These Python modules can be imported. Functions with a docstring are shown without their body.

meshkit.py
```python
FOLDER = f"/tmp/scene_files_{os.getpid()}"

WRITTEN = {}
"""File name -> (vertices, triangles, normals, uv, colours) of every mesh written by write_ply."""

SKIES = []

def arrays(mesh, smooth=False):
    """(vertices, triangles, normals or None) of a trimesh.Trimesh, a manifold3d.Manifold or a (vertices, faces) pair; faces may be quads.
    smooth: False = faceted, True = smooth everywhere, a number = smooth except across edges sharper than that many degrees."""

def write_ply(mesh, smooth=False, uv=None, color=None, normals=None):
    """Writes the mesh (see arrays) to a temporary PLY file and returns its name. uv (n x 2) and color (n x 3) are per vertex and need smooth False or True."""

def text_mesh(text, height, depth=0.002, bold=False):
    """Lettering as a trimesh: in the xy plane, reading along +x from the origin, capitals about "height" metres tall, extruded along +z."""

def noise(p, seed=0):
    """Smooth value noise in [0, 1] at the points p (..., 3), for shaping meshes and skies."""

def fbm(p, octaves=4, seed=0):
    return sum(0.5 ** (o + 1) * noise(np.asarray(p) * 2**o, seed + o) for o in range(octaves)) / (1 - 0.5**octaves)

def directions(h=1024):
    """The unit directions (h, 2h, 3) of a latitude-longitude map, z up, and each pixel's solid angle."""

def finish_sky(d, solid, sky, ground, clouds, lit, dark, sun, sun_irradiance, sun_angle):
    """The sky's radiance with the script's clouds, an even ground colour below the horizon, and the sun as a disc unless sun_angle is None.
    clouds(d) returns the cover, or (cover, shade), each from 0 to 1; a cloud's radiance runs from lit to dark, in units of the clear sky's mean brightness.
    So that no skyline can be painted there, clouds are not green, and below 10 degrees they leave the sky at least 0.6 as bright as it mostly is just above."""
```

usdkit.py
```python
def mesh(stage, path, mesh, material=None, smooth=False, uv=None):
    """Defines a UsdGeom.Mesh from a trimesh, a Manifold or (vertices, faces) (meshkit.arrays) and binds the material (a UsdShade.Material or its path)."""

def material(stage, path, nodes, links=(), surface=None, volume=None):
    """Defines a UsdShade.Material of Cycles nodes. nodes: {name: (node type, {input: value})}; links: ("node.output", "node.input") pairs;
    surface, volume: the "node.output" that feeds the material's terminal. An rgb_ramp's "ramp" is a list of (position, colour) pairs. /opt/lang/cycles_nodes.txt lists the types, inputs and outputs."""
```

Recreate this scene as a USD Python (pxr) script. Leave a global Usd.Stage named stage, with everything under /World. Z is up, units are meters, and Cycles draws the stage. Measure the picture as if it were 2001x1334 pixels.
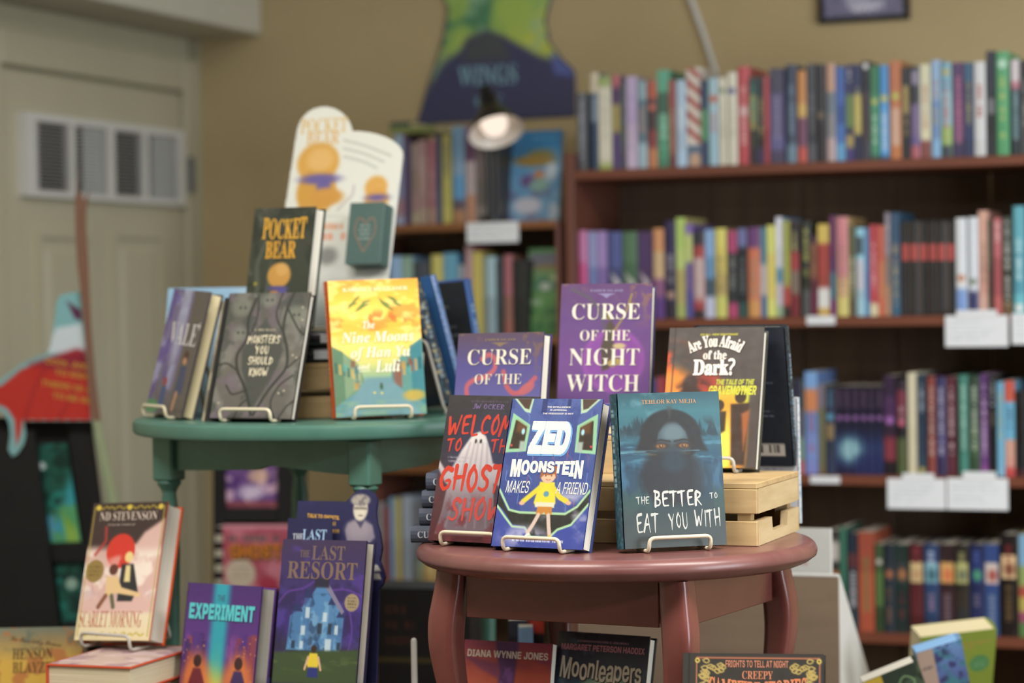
import math, glob, numpy as np, trimesh, shapely, usdkit, meshkit
from shapely import affinity
from shapely.geometry import Polygon, LineString, Point, box as sbox
from pxr import Usd, UsdGeom, UsdShade, UsdLux, Gf, Sdf, Vt

stage = Usd.Stage.CreateInMemory()
UsdGeom.SetStageUpAxis(stage, 'Z')
UsdGeom.Xform.Define(stage, '/World')
# ---------------------------------------------------------------- camera, lights, exposure
F_PX, EYE, ROLL, PITCH = 4690.0, 1.55, 0.015, 77.0 / 4690.0      # 85 mm lens on a 36 mm frame, eye height, small roll and pitch
EXPOSURE = 1.03
FSTOP, FOCUS = 2.6, 3.12
FWD = np.array([0, math.cos(PITCH), -math.sin(PITCH)]); UP0 = np.array([0, math.sin(PITCH), math.cos(PITCH)]); RIGHT0 = np.array([1.0, 0, 0])
RIGHT = RIGHT0 * math.cos(ROLL) - UP0 * math.sin(ROLL); UP = UP0 * math.cos(ROLL) + RIGHT0 * math.sin(ROLL)
EYEP = np.array([0, 0, EYE])


def ray(px, py): return FWD + RIGHT * ((px - 1000.5) / F_PX) + UP * ((667 - py) / F_PX)
def at_y(px, py, y): r = ray(px, py); return EYEP + r * (y / r[1])
def at_z(px, py, z): r = ray(px, py); return EYEP + r * ((z - EYE) / r[2])
def at_plane(px, py, p, n): r = ray(px, py); return EYEP + r * (np.dot(np.asarray(p) - EYEP, n) / np.dot(r, n))


cam = UsdGeom.Camera.Define(stage, '/World/camera')
cam.CreateHorizontalApertureAttr(36.0); cam.CreateVerticalApertureAttr(24.0)
cam.CreateFocalLengthAttr(36.0 * F_PX / 2001.0)
cam.CreateFStopAttr(FSTOP); cam.CreateFocusDistanceAttr(FOCUS); cam.CreateExposureAttr(EXPOSURE)
cm = np.eye(4); cm[:3, 0], cm[:3, 1], cm[:3, 2], cm[:3, 3] = RIGHT, UP, -FWD, EYEP
UsdGeom.Xformable(cam).AddTransformOp().Set(Gf.Matrix4d(*cm.T.ravel().tolist()))


def look_matrix(pos, target):
    z = np.asarray(pos, float) - np.asarray(target, float); z /= np.linalg.norm(z)
    x = np.cross([0, 0, 1.0] if abs(z[2]) < .95 else [0, 1.0, 0], z); x /= np.linalg.norm(x)
    m = np.eye(4); m[:3, 0], m[:3, 1], m[:3, 2], m[:3, 3] = x, np.cross(z, x), z, pos
    return m


def rect_light(name, pos, target, w, h, power, color):
    l = UsdLux.RectLight.Define(stage, '/World/' + name)
    l.CreateWidthAttr(w); l.CreateHeightAttr(h); l.CreateIntensityAttr(power); l.CreateColorAttr(Gf.Vec3f(*color))
    UsdGeom.Xformable(l).AddTransformOp().Set(Gf.Matrix4d(*look_matrix(pos, target).T.ravel().tolist()))


# the shop's ceiling lights and the daylight of its window (to the right of the camera)
rect_light('ceiling_light', (-.7, 2.35, 2.68), (-.7, 2.3501, 0), 1.2, .5, 12, (1, .96, .90))
rect_light('ceiling_light_001', (1.1, 2.5, 2.68), (1.1, 2.5001, 0), 1.2, .5, 12, (1, .96, .90))
rect_light('ceiling_light_002', (.4, .2, 2.68), (.4, .2001, 0), 1.2, .5, 8, (1, .96, .90))
rect_light('window_daylight', (3.3, 1.2, 1.7), (.6, 4.0, 1.4), 1.8, 1.5, 5, (.86, .93, 1.0))

# ---------------------------------------------------------------- helpers
_used = {}
def numbered(path):
    k = _used.get(path, -1) + 1; _used[path] = k
    return path if k == 0 else f'{path}_{k:03d}'


def hx(c):
    """'rgb' / 'rrggbb' or a 0..1 triple -> sRGB triple"""
    if isinstance(c, str):
        if len(c) == 3: c = ''.join(x * 2 for x in c)
        return np.array([int(c[i:i + 2], 16) / 255 for i in (0, 2, 4)])
    return np.asarray(c, float)
def lin(c):
    c = np.clip(np.asarray(c, float), 0, 1); return np.where(c <= .04045, c / 12.92, ((c + .055) / 1.055) ** 2.4)


def frame(pos, yaw=0, tilt=0, roll=0):
    a, b, c = np.radians([yaw, -tilt, roll])
    Rz = np.array([[math.cos(a), -math.sin(a), 0], [math.sin(a), math.cos(a), 0], [0, 0, 1]])
    Rx = np.array([[1, 0, 0], [0, math.cos(b), -math.sin(b)], [0, math.sin(b), math.cos(b)]])
    Ry = np.array([[math.cos(c), 0, math.sin(c)], [0, 1, 0], [-math.sin(c), 0, math.cos(c)]])
    m = np.eye(4); m[:3, :3] = Rz @ Rx @ Ry; m[:3, 3] = pos
    return m


def tag(p, label=None, cat=None, group=None, kind=None):
    for k, v in (('label', label), ('category', cat), ('group', group), ('kind', kind)):
        if v: p.SetCustomDataByKey(k, v)
    return p


def thing(name, label, cat, m=None, group=None, kind=None):
    x = UsdGeom.Xform.Define(stage, numbered('/World/' + name))
    if m is not None: x.AddTransformOp().Set(Gf.Matrix4d(*np.asarray(m, float).T.ravel().tolist()))
    return tag(x.GetPrim(), label, cat, group, kind)


def dup(src, m, label=None, group=None):
    was = src.GetCustomData()
    x = UsdGeom.Xform.Define(stage, numbered('/World/' + src.GetName().rstrip('0123456789').rstrip('_')))
    x.GetPrim().GetReferences().AddInternalReference(src.GetPath())
    x.GetPrim().SetInstanceable(True)
    x.ClearXformOpOrder(); x.AddTransformOp().Set(Gf.Matrix4d(*np.asarray(m, float).T.ravel().tolist()))
    return tag(x.GetPrim(), label or was['label'], was['category'], group or was.get('group'))


def part(parent, name, mesh, mat, smooth=False, col=None, label=None, kind=None):
    """a Mesh prim under a thing (or under /World); col: one sRGB colour or one per vertex, read by the print materials"""
    base = str(parent.GetPath()) if parent is not None else '/World'
    if hasattr(mesh, 'vertices') and not isinstance(mesh, trimesh.Trimesh): mesh = (mesh.vertices, mesh.faces)
    v, f, n = meshkit.arrays(mesh, smooth)
    g = usdkit.mesh(stage, numbered(base + '/' + name), (v, f), mat)
    if n is not None:
        g.CreateNormalsAttr(Vt.Vec3fArray.FromNumpy(n.astype(np.float32))); g.SetNormalsInterpolation('vertex')
    if col is not None:
        c = lin(hx(col)) if np.ndim(hx(col)) == 1 else lin(col)
        c = np.broadcast_to(c, (len(v), 3)).astype(np.float32)
        UsdGeom.PrimvarsAPI(g).CreatePrimvar('print_color', Sdf.ValueTypeNames.Color3fArray, 'vertex').Set(Vt.Vec3fArray.FromNumpy(np.ascontiguousarray(c)))
    return tag(g.GetPrim(), label, None, None, kind)


def struct(name, mesh, mat, **k):
    return tag(part(None, name, mesh, mat, **k), kind='structure')


# ---- materials
LK = '/World/Looks/'
def m_print(name, rough, coat=0.0, spec=.5):
    return usdkit.material(stage, LK + name, {'a': ('attribute', {'attribute': 'print_color'}),
        't': ('texture_coordinate', {}), 'n': ('noise_texture', {'scale': 60, 'detail': 3}), 'r': ('map_range', {'from_min': .3, 'from_max': .7, 'to_min': rough * .85, 'to_max': rough * 1.2}),
        'p': ('principled_bsdf', {'roughness': rough, 'coat_weight': coat, 'coat_roughness': .12, 'specular_ior_level': spec})},
        [('a.color', 'p.base_color'), ('t.object', 'n.vector'), ('n.fac', 'r.value'), ('r.result', 'p.roughness')], 'p.BSDF')
GLOSS, SATIN, MATTE, CARD = m_print('glossy_print', .26), m_print('satin_print', .38), m_print('matte_print', .58, spec=.35), m_print('uncoated_print', .75, spec=.25)


def m_noise(name, c1, c2, scale=(6, 6, 6), rough=.5, bump=0.0, spec=.5, detail=4, coat=0.0):
    """two-tone noise over object coordinates"""
    nodes = {'t': ('texture_coordinate', {}), 'm': ('mapping', {'scale': scale}), 'n': ('noise_texture', {'scale': 1.0, 'detail': detail, 'roughness': .6}),
             'r': ('rgb_ramp', {'ramp': [(.3, lin(hx(c1))), (.7, lin(hx(c2)))]}), 'p': ('principled_bsdf', {'roughness': rough, 'specular_ior_level': spec, 'coat_weight': coat, 'coat_roughness': .15})}
    links = [('t.object', 'm.vector'), ('m.vector', 'n.vector'), ('n.fac', 'r.fac'), ('r.color', 'p.base_color')]
    if bump:
        nodes['b'] = ('bump', {'strength': bump, 'distance': .002}); links += [('n.fac', 'b.height'), ('b.normal', 'p.normal')]
    return usdkit.material(stage, LK + name, nodes, links, 'p.BSDF')


PAGES = m_noise('book_pages', 'd9d6cb', 'c3beb0', (4, 1600, 4), .8, 0, .2, 2)          # leaves run along the thickness (y)
PAGESX = m_noise('shelved_book_pages', 'd4cfc2', 'b9b2a3', (1600, 4, 4), .8, 0, .2, 2)  # leaves run along x
PAGESC = m_noise('cream_pages', 'ddd2ae', 'cbbd95', (4, 1600, 4), .8, 0, .2, 2)
WALLTAN = m_noise('tan_wall_paint', 'bba982', 'b5a37d', (3, 3, 3), .8, .0, .3)
CREAM = m_noise('cream_paint', 'b6b199', 'b0ab93', (3, 3, 3), .55, .0, .4)
WHITEP = m_noise('white_paint', 'cfcfcb', 'c8c8c4', (8, 8, 8), .5)
CEIL = m_noise('ceiling_paint', 'd6d2c6', 'd0ccc0', (5, 5, 5), .8)
FLOORM = m_noise('brown_carpet', '5a5048', '48403a', (90, 90, 90), .95, .3, .1)
DARKWOOD = m_noise('dark_walnut_boards', '75624f', '645344', (50, 50, 3), .6, .1, .3)
SHELFWOOD = m_noise('red_brown_shelf_wood', '7a4630', '68392a', (3, 40, 40), .45, .05, .4)
UPRIGHT = m_noise('red_brown_upright_wood', '6f4436', '61392d', (40, 40, 3), .5, .05, .4)
REDPAINT = m_noise('dusty_red_furniture_paint', '74403a', '693934', (14, 14, 14), .3, .06, .5, coat=.15)
REDTOP = m_noise('dusty_red_worn_table_top', '7c524e', '6e4441', (10, 40, 10), .34, .08, .5, coat=.15)
GREENP = m_noise('sage_green_furniture_paint', '4f7a6c', '476f63', (16, 16, 16), .36, .08, .5)
PINE = m_noise('pale_pine', 'c6ab7c', 'b0936a', (8, 60, 60), .6, .06, .3)
PINESIDE = m_noise('pale_pine_end_boards', 'cbb68e', 'b7a077', (60, 8, 60), .6, .06, .3)
WIRE = m_noise('cream_coated_wire', 'd8cdb4', 'cfc3a8', (20, 20, 20), .35)
WIREG = m_noise('grey_white_wire', 'b8b4ac', 'aaa69e', (20, 20, 20), .35)
BLACKM = m_noise('black_laminate', '1b1a1a', '161515', (9, 9, 9), .55, 0, .3)
BLACKMET = m_noise('black_enamel', '17181a', '121314', (9, 9, 9), .3)
STEEL = m_noise('dark_steel', '56595a', '484b4c', (30, 30, 30), .4)
KRAFT = m_noise('grey_brown_cardboard', '8a7764', '7d6b59', (4, 160, 20), .85, .05, .2)
CARDW = m_noise('white_card', 'd8d8d4', 'd0d0cc', (8, 8, 8), .6, 0, .3)
PAPERW = m_noise('white_paper_card', 'e2e6ea', 'd9dde2', (8, 8, 8), .7, 0, .3)
BULB = usdkit.material(stage, LK + 'lit_bulb', {'e': ('emission', {'color': (1.0, .82, .68), 'strength': .55})}, [], 'e.emission')
REFLECT = m_noise('white_reflector_enamel', 'd2ccc4', 'c6c0b8', (9, 9, 9), .35)


# ---- shapes
def bx(x0, x1, y0, y1, z0, z1, r=0.0):
    if r <= 0:
        m = trimesh.creation.box([x1 - x0, y1 - y0, z1 - z0]); m.apply_translation([(x0 + x1) / 2, (y0 + y1) / 2, (z0 + z1) / 2]); return m
    import manifold3d as m3                                     # chamfered edges: hull of three boxes
    p = []
    for ax in range(3):
        for c in np.ndindex(2, 2, 2):
            q = [[x0, x1][c[0]], [y0, y1][c[1]], [z0, z1][c[2]]]
            for k in range(3):
                if k != ax: q[k] += r * (1 if c[k] == 0 else -1)
            p.append(q)
    h = trimesh.convex.convex_hull(np.array(p)); return h
def join(*ms): return trimesh.util.concatenate([m for m in ms if m is not None])


def tube(points, r, sides=8, closed=False):
    p = np.asarray(points, float)
    if closed: p = np.vstack([p, p[:1]])
    rr = np.broadcast_to(r, (len(p),))
    t = np.gradient(p, axis=0)
    if closed: t[0] = t[-1] = p[1] - p[-2]
    t /= np.linalg.norm(t, axis=1, keepdims=True) + 1e-12
    a = np.cross(t[0], [0.3, .5, .81]); a /= np.linalg.norm(a); rings = []
    for i in range(len(p)):
        a = a - t[i] * (a @ t[i]); a /= np.linalg.norm(a); b = np.cross(t[i], a)
        ang = np.arange(sides) * 2 * np.pi / sides
        rings.append(p[i] + rr[i] * (np.cos(ang)[:, None] * a + np.sin(ang)[:, None] * b))
    v = np.vstack(rings); f = []
    for i in range(len(p) - 1):
        for k in range(sides):
            q = (i * sides + k, i * sides + (k + 1) % sides, (i + 1) * sides + (k + 1) % sides, (i + 1) * sides + k)
            f += [(q[0], q[1], q[2]), (q[0], q[2], q[3])]
    if not closed:
        for i, s in ((0, 1), (len(p) - 1, -1)):
            c = len(v); v = np.vstack([v, p[i]])
            for k in range(sides):
                e = (i * sides + (k + 1) % sides, i * sides + k)
                f.append((c, *e) if s == 1 else (c, e[1], e[0]))
    return trimesh.Trimesh(v, f, process=False)


def fillet(points, r, n=4, closed=False):
    """rounds the corners of a 3-D polyline"""
    p = [np.asarray(q, float) for q in points]; out = []
    N = len(p)
    for i in range(N):
        if not closed and i in (0, N - 1): out.append(p[i]); continue
        a, b, c = p[i - 1], p[i], p[(i + 1) % N]
        d1, d2 = a - b, c - b
        k = min(r, np.linalg.norm(d1) * .45, np.linalg.norm(d2) * .45)
        s, e = b + d1 / np.linalg.norm(d1) * k, b + d2 / np.linalg.norm(d2) * k
        for u in np.linspace(0, 1, n + 1): out.append((1 - u) ** 2 * s + 2 * u * (1 - u) * b + u * u * e)
    return np.array(out)


def lathe(prof, n=48, phase=0.0, rmod=None):
    """revolves (r, z) pairs about z"""
    prof = np.asarray(prof, float); ang = np.arange(n) * 2 * np.pi / n + phase
    rm = np.ones(n) if rmod is None else rmod(ang)
    v = np.array([[r * k * math.cos(a), r * k * math.sin(a), z] for r, z in prof for a, k in zip(ang, rm)]); f = []
    for i in range(len(prof) - 1):
        for k in range(n):
            q = (i * n + k, i * n + (k + 1) % n, (i + 1) * n + (k + 1) % n, (i + 1) * n + k)
            f += [(q[0], q[1], q[2]), (q[0], q[2], q[3])]
    m = trimesh.Trimesh(v, f, process=False); m.merge_vertices(); m.update_faces(m.nondegenerate_faces()); return m


def extr(poly, h):
    return trimesh.util.concatenate([trimesh.creation.extrude_polygon(g, h, engine='earcut') for g in getattr(poly, 'geoms', [poly]) if g.area > 1e-9])
def extr_front(poly, t):
    """polygon in (x, z) extruded along +y by t, front at y = 0"""
    m = extr(poly, t); v = m.vertices.copy(); m.vertices = np.c_[v[:, 0], t - v[:, 2], v[:, 1]]; return m


def compact(v, f):
    use, g = np.unique(f, return_inverse=True); return v[use], g.reshape(f.shape), use


def tri2d(poly):
    vs, fs, k = [], [], 0
    for g in getattr(poly, 'geoms', [poly]):
        if g.geom_type != 'Polygon' or g.area < 1e-12: continue
        v, f = trimesh.creation.triangulate_polygon(g, engine='earcut')
        v, f = np.asarray(v), np.asarray(f)
        if len(f) == 0: continue
        a, b, c = v[f[:, 0]], v[f[:, 1]], v[f[:, 2]]
        flip = ((b - a)[:, 0] * (c - a)[:, 1] - (b - a)[:, 1] * (c - a)[:, 0]) < 0
        f[flip] = f[flip][:, ::-1]
        vs.append(v); fs.append(f + k); k += len(v)
    return (np.vstack(vs), np.vstack(fs)) if vs else (np.zeros((0, 2)), np.zeros((0, 3), int))


# ---- lettering
_fd = glob.glob('/opt/blender-*/*/datafiles/fonts/')[0]
_fonts, _glyphs = {}, {}
def _math(s, u, l, fix={}): return ''.join(fix.get(c) or (chr(u + ord(c) - 65) if 'A' <= c <= 'Z' else chr(l + ord(c) - 97) if 'a' <= c <= 'z' else c) for c in s)
STY = {'sans': ('Inter', 500), 'bold': ('Inter', 750), 'black': ('Inter', 900), 'light': ('Inter', 300), 'serif': ('M', 0x1D400, 0x1D41A), 'serifi': ('M', 0x1D468, 0x1D482), 'script': ('M', 0x1D4D0, 0x1D4EA)}
def glyph(ch, style):
    """(polygon, advance) of one letter, capitals one unit tall"""
    if (ch, style) in _glyphs: return _glyphs[ch, style]
    if style == 'brush': out = brush_glyph(ch)
    else:
        from PIL import ImageFont
        s = STY[style]
        if style not in _fonts:
            f = ImageFont.truetype(_fd + ('Inter.woff2' if s[0] == 'Inter' else 'NotoSansMath-Regular.woff2'), 80)
            if s[0] == 'Inter': f.set_variation_by_axes([28, s[1]])
            H = f.getbbox('H' if s[0] == 'Inter' else chr(s[1] + 7), anchor='ls')
            _fonts[style] = (f, -H[1])
        f, cap = _fonts[style]
        c = ch if s[0] == 'Inter' or not ('A' <= ch <= 'Z' or 'a' <= ch <= 'z') else _math(ch, s[1], s[2])
        adv = f.getlength(c) / cap
        b = f.getbbox(c, anchor='ls')
        if b[2] <= b[0] or b[3] <= b[1]: out = (None, adv)
        else:
            mask, off = f.getmask2(c, 'L', anchor='ls')
            on = np.pad(np.asarray(mask).reshape(mask.size[1], mask.size[0]) > 127, ((0, 0), (1, 1))).astype(np.int8)
            r, st = np.nonzero(np.diff(on, axis=1) == 1); en = np.nonzero(np.diff(on, axis=1) == -1)[1]
            p = shapely.union_all(shapely.box(st + off[0], -r - 1 - off[1], en + off[0], -r - off[1])).buffer(.6).buffer(-.6).simplify(.75)
            out = (affinity.scale(p, 1 / cap, 1 / cap, origin=(0, 0)), adv)
    _glyphs[ch, style] = out
    return out


BR = {'A': [[(0, 0), (.3, 1), (.6, -.02)], [(.1, .36), (.5, .4)]], 'B': [[(.06, 0), (.08, 1)], [(0, .98), (.42, .9), (.4, .62), (.1, .52), (.52, .4), (.48, .1), (.02, .0)]],
      'C': [[(.55, .85), (.36, .98), (.12, .75), (.05, .4), (.2, .06), (.55, .14)]], 'D': [[(.08, 0), (.08, 1), (.5, .7), (.5, .3), (.05, 0)]],
      'E': [[(.5, .98), (.06, .95), (.08, .02), (.52, .05)], [(.08, .5), (.42, .54)]], 'F': [[(.5, .98), (.06, .95), (.08, 0)], [(.08, .5), (.42, .54)]],
      'G': [[(.58, .88), (.34, 1), (.1, .72), (.06, .35), (.26, .02), (.56, .18), (.56, .45), (.34, .42)]], 'H': [[(.06, 1), (.08, 0)], [(.56, 1.02), (.54, -.05)], [(.06, .5), (.56, .54)]],
      'I': [[(.1, 1), (.12, 0)]], 'J': [[(.4, 1), (.38, .15), (.2, 0), (.02, .15)]], 'K': [[(.06, 1), (.08, 0)], [(.5, 1), (.1, .45), (.55, 0)]], 'L': [[(.08, 1), (.06, .04), (.5, .08)]],
      'M': [[(0, 0), (.12, 1), (.36, .3), (.6, 1), (.74, -.05)]], 'N': [[(.04, 0), (.08, 1), (.5, 0), (.54, 1.05)]], 'O': [[(.3, 1), (.08, .7), (.08, .3), (.3, 0), (.54, .3), (.52, .72), (.28, 1)]],
      'P': [[(.06, 0), (.08, 1), (.5, .82), (.4, .5), (.08, .46)]], 'R': [[(.06, 0), (.08, 1), (.5, .82), (.4, .54), (.1, .48), (.56, 0)]],
      'S': [[(.5, .86), (.28, 1), (.08, .8), (.16, .58), (.44, .42), (.46, .14), (.22, 0), (.0, .12)]], 'T': [[(-.04, .94), (.58, 1)], [(.28, .98), (.26, -.04)]],
      'U': [[(.06, 1), (.08, .25), (.28, 0), (.5, .2), (.52, 1)]], 'V': [[(0, 1), (.28, 0), (.56, 1)]], 'W': [[(0, 1), (.16, 0), (.4, .7), (.56, 0), (.8, 1.06)]], 'Y': [[(0, 1), (.26, .5), (.54, 1)], [(.28, .52), (.24, 0)]]}
def brush_glyph(ch):
    if ch not in BR: return (None, .35)
    ps, w = [], 0
    for k, st in enumerate(BR[ch]):
        d = fillet([(*q, 0) for q in st], .16, 4)[:, :2]; n = len(d)
        wid = .085 * (1.15 - .5 * np.linspace(0, 1, n)) * (1 + .12 * np.sin(np.arange(n) * 1.7 + ord(ch)))
        for i in range(n - 1):
            ps.append(shapely.union_all([Point(d[i]).buffer(wid[i], 3), Point(d[i + 1]).buffer(wid[i + 1], 3)]).convex_hull)
        w = max(w, max(q[0] for q in st))
    return (shapely.union_all(ps).simplify(.012), w + .2)


# ---- printed covers: a grid of printed colour plus lettering polygons
def smooth01(x): x = np.clip(x, 0, 1); return x * x * (3 - 2 * x)


class Art:
    """flat print on a w x h sheet: x in 0..1 from the left, y in 0..1 from the top; radii and widths in parts of the width"""
    def __init__(s, w, h, nx=90, base='888'):
        s.w, s.h, s.k = w, h, h / w
        s.nx, s.ny = nx, max(4, int(nx * s.k))
        s.X, s.Y = np.meshgrid(np.linspace(0, 1, s.nx), np.linspace(0, 1, s.ny)); s.I = s.Y * s.k
        s.c = np.empty((s.ny, s.nx, 3)); s.c[:] = hx(base); s.txt = []
    def put(s, mask, col):
        m = np.clip(mask, 0, 1)[..., None]; s.c = s.c * (1 - m) + m * (hx(col) if np.ndim(hx(col)) == 1 else col); return s
    def grad(s, stops, mask=1.0, axis='y'):
        t = s.Y if axis == 'y' else s.X; at = [a for a, _ in stops]; cs = np.array([hx(c) for _, c in stops])
        return s.put(np.broadcast_to(mask, t.shape), np.stack([np.interp(t, at, cs[:, k]) for k in range(3)], -1))
    def m_ell(s, cx, cy, rx, ry=None, soft=.02, rot=0):
        ry = ry or rx; a = math.radians(rot); dx, dy = s.X - cx, s.I - cy * s.k
        u, v = dx * math.cos(a) + dy * math.sin(a), -dx * math.sin(a) + dy * math.cos(a)
        return smooth01((1 - np.hypot(u / rx, v / ry)) * min(rx, ry) / max(soft, 1e-4) + .5)
    def ell(s, cx, cy, rx, ry, col, soft=.015, a=1, rot=0): return s.put(s.m_ell(cx, cy, rx, ry, soft, rot) * a, col)
    def _segs(s, pts):
        p = np.array(pts, float) * [1, s.k]; d = np.full(s.X.shape, 9.)
        for a, b in zip(p[:-1], p[1:]):
            ab = b - a; t = np.clip(((s.X - a[0]) * ab[0] + (s.I - a[1]) * ab[1]) / (ab @ ab + 1e-12), 0, 1)
            d = np.minimum(d, np.hypot(s.X - a[0] - t * ab[0], s.I - a[1] - t * ab[1]))
        return d
    def m_poly(s, pts, soft=.012):
        p = np.array(list(pts) + [pts[0]], float) * [1, s.k]; ins = np.zeros(s.X.shape, bool)
        for a, b in zip(p[:-1], p[1:]):
            if a[1] == b[1]: continue
            ins ^= ((s.I < a[1]) != (s.I < b[1])) & (s.X < (b[0] - a[0]) * (s.I - a[1]) / (b[1] - a[1]) + a[0])
        d = s._segs(list(pts) + [pts[0]])
        return smooth01(np.where(ins, d, -d) / max(soft, 1e-4) + .5)
    def poly(s, pts, col, soft=.012, a=1): return s.put(s.m_poly(pts, soft) * a, col)
    def rect(s, x0, y0, x1, y1, col, soft=.008, a=1): return s.poly([(x0, y0), (x1, y0), (x1, y1), (x0, y1)], col, soft, a)
    def line(s, pts, wd, col, soft=.01, a=1): return s.put(smooth01((wd / 2 - s._segs(pts)) / soft + .5) * a, col)
    def curve(s, pts, wd, col, soft=.01, a=1): return s.line(fillet([(*p, 0) for p in pts], .4, 5)[:, :2], wd, col, soft, a)
    def n(s, scale, seed=0, ax=1, ay=1): return meshkit.fbm(np.stack([s.X * scale * ax, s.I * scale * ay, np.full(s.X.shape, seed * 7.3)], -1), 4, seed)
    def cloud(s, scale, col, a=1, lo=.45, hi=.62, seed=0, mask=1, ax=1, ay=1): return s.put(smooth01((s.n(scale, seed, ax, ay) - lo) / (hi - lo)) * a * mask, col)
    def speck(s, n, col, r=.006, seed=0, region=(0, 0, 1, 1), a=.9):
        g = np.random.default_rng(seed)
        for _ in range(n): s.ell(region[0] + (region[2] - region[0]) * g.random(), region[1] + (region[3] - region[1]) * g.random(), r * (.6 + g.random()), None, col, r, a * (.5 + .5 * g.random()))
        return s
    def bars(s, x0, y0, x1, y1, col, seed=0, vert=True, a=.8):
        """print too small to read: letter-sized dashes"""
        g = np.random.default_rng(seed); t = 0.0
        L = (y1 - y0) * s.k if vert else (x1 - x0); wd = (x1 - x0) if vert else (y1 - y0) * s.k
        while t < L:
            step = wd * (.5 + .45 * g.random())
            if g.random() > .13:
                e = min(t + step * .72, L); lo, hi = (.12 * g.random(), 1 - .12 * g.random())
                if vert: s.rect(x0 + (x1 - x0) * lo, y0 + t / s.k, x0 + (x1 - x0) * hi, y0 + e / s.k, col, .04, a)
                else: s.rect(x0 + t, y0 + (y1 - y0) * lo, x0 + e, y0 + (y1 - y0) * hi, col, .006, a)
            t += step
        return s
    # lettering: polygons in sheet metres (x right, z up), drawn in layers
    def text(s, t, cx, y, hgt, col, style='bold', wd=None, arc=0.0, jit=0.0, slant=0.0, grow=0.0, shadow=None, seed=0, align='c', wave=None, rot=0.0, track=0.0, xs=None):
        g = np.random.default_rng(seed + len(t)); H = hgt * s.h; pen, items = 0.0, []
        for ch in t:
            p, adv = glyph(ch, style)
            if p is not None: items.append((p, pen, adv))
            pen += adv + track
        L = pen - track; sx = (wd * s.w / (L * H)) if wd else (xs or 1.0); polys = []
        for p, x, adv in items:
            mid = (x + adv / 2 - L / 2) * sx * H
            q = affinity.affine_transform(p, [1, 0, 0, 1, -adv / 2, -.5])
            if jit: q = affinity.rotate(affinity.scale(q, *(1 + jit * .25 * (g.random(2) - .5)), origin=(0, 0)), jit * 22 * (g.random() - .5), origin=(0, 0)); dy = jit * .22 * (g.random() - .5)
            else: dy = 0
            q = affinity.affine_transform(q, [sx * H, slant * H, 0, H, 0, dy * H])
            if grow: q = q.buffer(grow * H, 2)
            px, pz = mid, .5 * H
            if wave: sc, dz = wave(mid / s.w); q = affinity.scale(q, 1, sc, origin=(0, 0)); pz += dz * s.h
            if arc:
                Rr = s.w / arc; th = mid / Rr; q = affinity.rotate(q, -math.degrees(th), origin=(0, 0)); px, pz = Rr * math.sin(th), pz + Rr * (math.cos(th) - 1)
            polys.append(affinity.translate(q, px, pz))
        ox = cx * s.w + {'c': 0, 'l': L * sx * H / 2, 'r': -L * sx * H / 2}[align]; oz = (1 - y) * s.h
        u = shapely.GeometryCollection(polys)
        if rot: u = affinity.rotate(u, rot, origin=(0, 0))
        u = [affinity.translate(p, ox, oz) for p in u.geoms]
        if shadow:
            d = shadow[1] * H; sh = [affinity.translate(p.buffer(shadow[2] * H if len(shadow) > 2 else 0, 2), d, -d) for p in u]; s.txt.append((sh, hx(shadow[0]), 'sh'))
        s.txt.append((u, hx(col))); return s
    def shape(s, poly, col): s.txt.append(([affinity.affine_transform(poly, [s.w, 0, 0, -s.h, 0, s.h])], hx(col))); return s
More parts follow.
